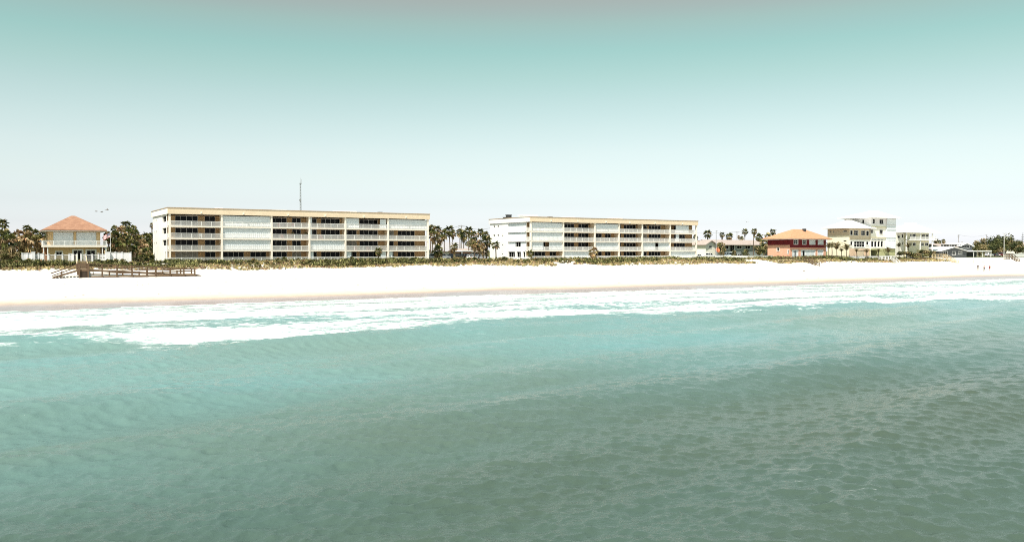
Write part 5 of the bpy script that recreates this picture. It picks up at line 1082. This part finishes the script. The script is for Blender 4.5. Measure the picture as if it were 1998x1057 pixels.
# flag on its pole
v = 193; u, zt = onv(215.2, 453, v); zg = T0(u, v)
fm = bpy.data.materials.new('flag_cloth'); fm.use_nodes = True; n_ = fm.node_tree.nodes; l_ = fm.node_tree.links; b_ = n_['Principled BSDF']; b_.inputs['Roughness'].default_value = .8
a_ = n_.new('ShaderNodeAttribute'); a_.attribute_name = 'tint'; l_.new(a_.outputs['Color'], b_.inputs['Base Color']); MATS['flag_cloth'] = fm
th = thing('flagpole', (u, v, zg), 'white flagpole with small striped flag right of the yellow house', 'flagpole')
part('pole', MB().tube([(u, v, zg), (u, v, zt)], [.05, .035], 6), WHITE, th); part('finial', MB().tube([(u, v, zt), (u, v, zt+.12)], [.07, .03], 6), WHITE, th)
mb = MB(); NX, NZ = 10, 13
fp = lambda i, j: (u-.04-1.35*i/NX, v+.16*math.sin(i*.9)*i/NX, zt-.1-.95*j/NZ-.75*(i/NX)**1.3)
for i in range(NX):
    for j in range(NZ):
        c = (.03,.035,.12) if (i < 4 and j < 7) else ((.45,.03,.04) if j % 2 == 0 else (.8,.78,.78)); mb.add([fp(i,j), fp(i+1,j), fp(i+1,j+1), fp(i,j+1)], [(0,1,2,3)], 0, c)
g_ = random.Random(3)
for r_ in range(5):
    for c_ in range(6):
        i = .35+c_*.6; j = .8+r_*1.25; p = Vector(fp(i, j))+Vector((0, -.03, 0)); s_ = .028
        mb.add([p+Vector((-s_,0,0)), p+Vector((0,0,-s_)), p+Vector((s_,0,0)), p+Vector((0,0,s_))], [(0,1,2,3)], 0, (.8,.8,.8))
part('flag', mb, fm, th)
# orange umbrella
v = 200; u, zc = onv(1400.5, 487.5, v); zg = T0(u, v)
th = thing('patio_umbrella', (u, v, zg), 'orange round umbrella tilted towards the sea beside the light pole', 'umbrella')
part('pole', MB().tube([(u, v+.3, zg), (u, v+.3, zc+.2)], .03, 6), GREYM, th)
mb = MB(); nrm = Vector((-.25, -.88, .42)).normalized(); ax = nrm.cross(Vector((0,0,1))).normalized(); ay = nrm.cross(ax); c0 = Vector((u, v, zc))
rim = [c0+(ax*math.cos(2*PI*k/12)+ay*math.sin(2*PI*k/12))*.78 for k in range(12)]; apex = c0+nrm*.32
mb.add(rim+[apex], [(k, (k+1) % 12, 12) for k in range(12)]); mb.add([p-nrm*.05 for p in rim]+[apex-nrm*.06], [((k+1) % 12, k, 12) for k in range(12)])
part('canopy', mb, mat('orange_canvas', (.72, .20, .09), .8, .05, 2), th)

# ---- people walking on the sand
def skinned(name, pts, edges, rad, m, parent, root=0):
    me = bpy.data.meshes.new(name); me.from_pydata(pts, edges, []); o = bpy.data.objects.new(name, me); COL.objects.link(o)
    md = o.modifiers.new('s', 'SKIN'); sv = me.skin_vertices[0].data
    for i, r in enumerate(rad): sv[i].radius = (r if isinstance(r, tuple) else (r, r)); sv[i].use_root = (i == root)
    md2 = o.modifiers.new('d', 'SUBSURF'); md2.levels = md2.render_levels = 1
    dg = bpy.context.evaluated_depsgraph_get(); dm = bpy.data.meshes.new_from_object(o.evaluated_get(dg)); dm.materials.clear(); dm.materials.append(m)
    dm.polygons.foreach_set('use_smooth', [True]*len(dm.polygons)); o.modifiers.clear(); old = o.data; o.data = dm; dm.name = name; bpy.data.meshes.remove(old); o.parent = parent; return o
SKIN = mat('skin', (.26, .145, .095), .6, .05, 5)
def person(px, py, rz, stride, label, top, bottom, hair, long_leg=False):
    u, v, z = ground_hit(px, py); th = thing('person', (u, v, z), label, 'person', 'people walking on the sand')
    s = stride
    P_ = [(0,0,.95),(0,0,1.15),(0,.01,1.38),(0,0,1.50),(0,-.02,1.60),(0,-.03,1.70),
          (-.09,0,.92),(-.10,-s*.45,.50),(-.10,-s*.55+ -.02,.07),(-.10,-s*.55-.14,.03),(.09,0,.92),(.10,s*.30,.50),(.10,s*.75,.10),(.10,s*.75-.13,.03),
          (-.19,0,1.40),(-.25,s*.30,1.13),(-.26,s*.38-.10,.90),(-.26,s*.38-.14,.80),(.19,0,1.40),(.25,-s*.25,1.13),(.26,-s*.45-.05,.90),(.26,-s*.45-.09,.80)]
    E = [(0,1),(1,2),(2,3),(3,4),(4,5),(0,6),(6,7),(7,8),(8,9),(0,10),(10,11),(11,12),(12,13),(2,14),(14,15),(15,16),(16,17),(2,18),(18,19),(19,20),(20,21)]
    Rr = [(.15,.11),(.13,.10),(.15,.11),.055,(.075,.09),(.07,.085),.085,.058,.038,.035,.085,.058,.038,.035,.05,.04,.03,.035,.05,.04,.03,.035]
    skinned('body', P_, E, Rr, SKIN, th)
    skinned('shirt', [P_[0], P_[1], P_[2], P_[14], tuple(.5*a+.5*b for a, b in zip(P_[14], P_[15])), P_[18], tuple(.5*a+.5*b for a, b in zip(P_[18], P_[19]))], [(0,1),(1,2),(2,3),(3,4),(2,5),(5,6)], [(.165,.125),(.15,.12),(.165,.125),.075,.065,.075,.065], top, th)
    k = .95 if long_leg else .75; m1 = lambda a, b: tuple((1-k)*x+k*y for x, y in zip(P_[a], P_[b]))
    pts = [P_[0], P_[6], m1(6,7), P_[10], m1(10,11)]; ed = [(0,1),(1,2),(0,3),(3,4)]; rd = [(.168,.128),.108,.088,.108,.088]
    if long_leg: pts += [P_[8], P_[12]]; ed += [(2,5),(4,6)]; rd += [.06, .06]
    skinned('shorts' if not long_leg else 'trousers', pts, ed, rd, bottom, th)
    skinned('hair', [(0,.03,1.62),(0,.02,1.71),(0,-.03,1.755)], [(0,1),(1,2)], [.075,.09,.07], hair, th)
    for x in (-.028, .028): part('eye', MB().tube([(x,-.105,1.66),(x,-.122,1.66)], .011, 6), DARKM, th, local=True)
    part('nose', MB().add([(-.012,-.11,1.625),(.012,-.11,1.625),(0,-.145,1.622),(0,-.11,1.66)], [(0,1,2),(0,2,3),(1,3,2)]), SKIN, th, local=True)
    part('mouth', MB().box(-.025,.025,-.118,-.108,1.592,1.6), mat('lips', (.3,.12,.1), .6, .05, 5), th, local=True)
    for x in (-.085, .085): part('ear', MB().box(x-.012, x+.012, -.035, .01, 1.615, 1.675), SKIN, th, local=True)
    th.rotation_euler = (0, 0, rz); th.scale = (1.03, 1.03, 1.03)
DKC = mat('dark_blue_cloth', (.012, .014, .026), .9, .1, 5); REDC = mat('red_cloth', (.20, .012, .016), .9, .1, 5); PNKC = mat('pale_pink_cloth', (.55, .33, .32), .9, .05, 5); GYC = mat('grey_cloth', (.06, .07, .09), .9, .1, 5)
HR = mat('dark_hair', (.03, .02, .014), .7, .1, 5); HB = mat('fair_hair', (.40, .28, .14), .7, .1, 5)
person(1908, 527.2, R(-60), .35, 'person in dark top and dark shorts, leftmost of the three on the sand', DKC, GYC, HR)
person(1920.5, 528.8, R(-75), .45, 'person in pale pink top and grey trousers, middle of the three on the sand', PNKC, GYC, HB, True)
person(1931, 528, R(-50), .25, 'person in red top and red shorts, rightmost of the three on the sand', REDC, REDC, HR)

# ---- birds in the air
def bird(px, py, v, s, rz, roll, label, group):
    u, z = onv(px, py, v); th = thing('flying_bird', (u, v, z), label, 'bird', group); m = mat('bird_feathers', (.16, .15, .14), .8, .1, 5)
    part('body', MB().tube([(-.38,0,0),(-.2,0,.01),(.1,0,.02),(.3,0,.03),(.42,0,.02)], [.02,.085,.1,.06,.012], 7), m, th, True, local=True)
    for q in (-1, 1): part('wing', MB().add([(.14,q*.06,.04),(-.12,q*.06,.03),(-.1,q*.42,.17),(.13,q*.42,.20),(-.12,q*.82,.10),(-.02,q*.86,.12),(.08,q*.6,.18)], [(0,1,2,3),(3,2,4,6),(6,4,5)]).add([(.14,q*.06,.02),(-.12,q*.06,.01),(-.1,q*.42,.155),(.13,q*.42,.185)], [(3,2,1,0)]), m, th, local=True)
    part('tail', MB().add([(-.36,-.02,0),(-.36,.02,0),(-.56,.09,-.01),(-.56,-.09,-.01),(-.36,-.02,-.02),(-.36,.02,-.02)], [(0,3,2,1),(4,5,2,3)]), m, th, local=True)
    th.rotation_euler = (roll, 0, rz); th.scale = (s, s, s)
bird(188, 412.5, 150, .6, .3, .2, 'leftmost of three birds in a row above the yellow house', 'birds flying over the yellow house')
bird(198.5, 413.8, 150, .6, .1, -.1, 'middle and lowest of three birds above the yellow house', 'birds flying over the yellow house')
bird(209, 409.5, 150, .68, -.2, .3, 'rightmost and highest of three birds above the yellow house', 'birds flying over the yellow house')
bird(1457, 433, 220, .9, .4, .2, 'single bird flying above the low grey house', 'birds flying over the low grey house')
# ---- rope line and driftwood on the sand
th = thing('rope_fence', (U(1880, 170), 170, T0(0, 170)), 'thin wooden posts with a low rope on the white sand at right', 'fence')
tops = []
for px, py in ((1831, 514), (1880.5, 513), (1899.5, 512.5), (1918, 512), (1936, 512), (1959.5, 511)):
    x, y, z = ground_hit(px, py); part('post', MB().box(x-.05, x+.05, y-.05, y+.05, z-.3, z+1.35), PALEW, th); tops.append((x, y-.06, z+.12))
for a, b in zip(tops[1:4], tops[2:5]): part('rope', MB().tube([a, [(p+q)/2-(.06 if i == 2 else 0) for i, (p, q) in enumerate(zip(a, b))], b], .05, 5), mat('brown_rope', (.24, .17, .11), .9, .1, 4), th)
x, y, z = ground_hit(1569, 529.5)
th = thing('driftwood', (x, y, z), 'small dark piece of driftwood alone on the sand below the orange house', 'driftwood')
part('log', MB().tube([(x-.55, y, z+.05), (x-.1, y+.1, z+.16), (x+.5, y-.05, z+.1)], [.07, .13, .05], 7), POLEW, th, True); part('branch', MB().tube([(x, y+.05, z+.15), (x+.2, y+.1, z+.4)], [.06, .02], 6), POLEW, th)

# ---- balcony furniture and plants
def chair(block, X, b, k, frac, col, label, d=.9):
    x = X[b]+frac*BAYS[b]; y = 196.4+d; z = 5.05+k*FL+.004
    th = thing('balcony_chair', (x, y, z), label, 'chair', 'chairs on the apartment balconies'); m = mat('chair_'+col[0], col[1], .7, .08, 4)
    part('seat', MB().box(x-.28, x+.28, y-.28, y+.28, z+.38, z+.46), m, th); part('backrest', MB().box(x-.28, x+.28, y+.22, y+.29, z+.462, z+.98), m, th)
    for sx in (-1, 1):
        part('armrest', MB().box(x+sx*.30-.035, x+sx*.30+.035, y-.26, y+.28, z+.62, z+.67), m, th)
        for sy in (-1, 1): part('leg', MB().box(x+sx*.25-.03, x+sx*.25+.03, y+sy*.24-.03, y+sy*.24+.03, z, z+.378), m, th)
CC = {'red': ('red_cushion', (.40, .07, .05)), 'white': ('white_plastic', (.75, .74, .72)), 'dark': ('dark_wicker', (.05, .04, .035)), 'green': ('green_cushion', (.12, .20, .16)), 'blue': ('blue_cushion', (.20, .30, .36))}
ordn = ['ground', 'first', 'second', 'top']; bn = ['first', 'second', 'third', 'fourth', 'fifth', 'last']
for blk, X, nm, lst in (('A', XA, 'left', [(0,1,.25,'dark'),(0,2,.6,'white'),(0,3,.85,'dark'),(2,3,.22,'red'),(2,3,.6,'red'),(2,2,.3,'red'),(2,2,.7,'green'),(2,1,.45,'red'),(3,2,.35,'red'),(3,2,.62,'green'),(3,3,.7,'blue'),(4,2,.2,'dark'),(4,1,.55,'red'),(4,1,.25,'red'),(5,2,.15,'dark'),(5,1,.55,'green'),(5,0,.4,'red')]),
                        ('B', XB, 'right', [(1,3,.4,'dark'),(1,1,.7,'white'),(3,2,.4,'red'),(3,3,.6,'dark'),(4,3,.5,'white'),(4,2,.75,'red'),(5,1,.4,'dark'),(2,2,.5,'dark')])):
    for b, k, fr_, c in lst:
        chair(blk, X, b, k, fr_, CC[c], '%s chair on %s floor, %s bay of the %s block%s' % (CC[c][0].replace('_', ' '), ordn[k], bn[b], nm, ', nearer left column' if fr_ < .4 else (', nearer right column' if fr_ > .6 else '')))
def pot_plant(px, py, k, label):
    y = 197.6; x = U(px, y, py); z = 5.05+k*FL+.004; th = thing('potted_plant', (x, y, z), label, 'plant', 'potted plants on the balconies')
    part('pot', MB().tube([(x, y, z), (x, y, z+.45)], [.18, .26], 10), mat('terracotta', (.30, .13, .07), .8, .1, 4), th); inst('foliage', CLOUDS[1], th, (0, 0, 1.0), (0, 0, 1), (.45, .45, .62))
pot_plant(571.5, 453, 2, 'dark potted plant on the second floor, third bay, left apartment block')
pot_plant(597, 453, 2, 'dark potted plant beside the third column, second floor, left apartment block')
pot_plant(1218, 476, 1, 'potted plant on the first floor, fourth bay, right apartment block')
# ---- bits of dried seaweed along the sand
mb = MB(); g_ = random.Random(12)
for i in range(150):
    x = g_.uniform(5, 250); y = g_.choice((140, 147, 158))+g_.gauss(0, 2.2); z = float(terrain(np.array([x]), np.array([y]))[0])
    for j in range(3):
        a = g_.uniform(0, 3.1); L = g_.uniform(.08, .32); q = Vector((x+g_.gauss(0, .15), y+g_.gauss(0, .1), z)); d = Vector((math.cos(a), math.sin(a)*.6, 0))*L; n_ = Vector((-d.y, d.x, 0))*.35
        mb.add([q-d, q-n_, q+d, q+n_, q+Vector((0, 0, .05))], [(0,1,4),(1,2,4),(2,3,4),(3,0,4)], 0, jit((.20,.16,.12), .4))
solo('seaweed', mb, LEAF, (0,0,0), 'sparse bits of dried seaweed scattered on the white sand', 'seaweed', kind='stuff')

# ---- palmetto clumps standing out of the dune scrub
PALMETTO = [fan_crown(70+i, 16, 0, 1, .12) for i in range(4)]
g_ = random.Random(21)
def palmetto(px, v, r, label, grp):
    u = U(px, v, 508); z = float(terrain(np.array([u]), np.array([v]))[0]); th = thing('palmetto', (u, v, z), label, 'plant', grp)
    part('stem', MB().tube([(u, v, z-.1), (u, v, z+.42)], [.12, .09], 6), TRUNK, th); inst('crown', g_.choice(PALMETTO), th, (0, 0, .42), (g_.uniform(-.2, .2), g_.uniform(-.2, .2), g_.uniform(0, 6.28)), (r, r, r))
for lo, hi, n, where in ((8, 90, 12, 'left of the wooden crossover'), (185, 300, 12, 'between the crossover and the left apartment block'), (430, 830, 34, 'before the left apartment block'), (850, 990, 16, 'between the two apartment blocks'), (1000, 1220, 24, 'before the right apartment block'), (1420, 1530, 6, 'before the low grey house')):
    for i in range(n): palmetto(lo+(hi-lo)*(i+g_.uniform(.1, .9))/n, g_.uniform(181.5, 187), g_.uniform(.65, 1.15), 'green fan-leaved palmetto clump on the dune '+where, 'palmetto clumps '+where)
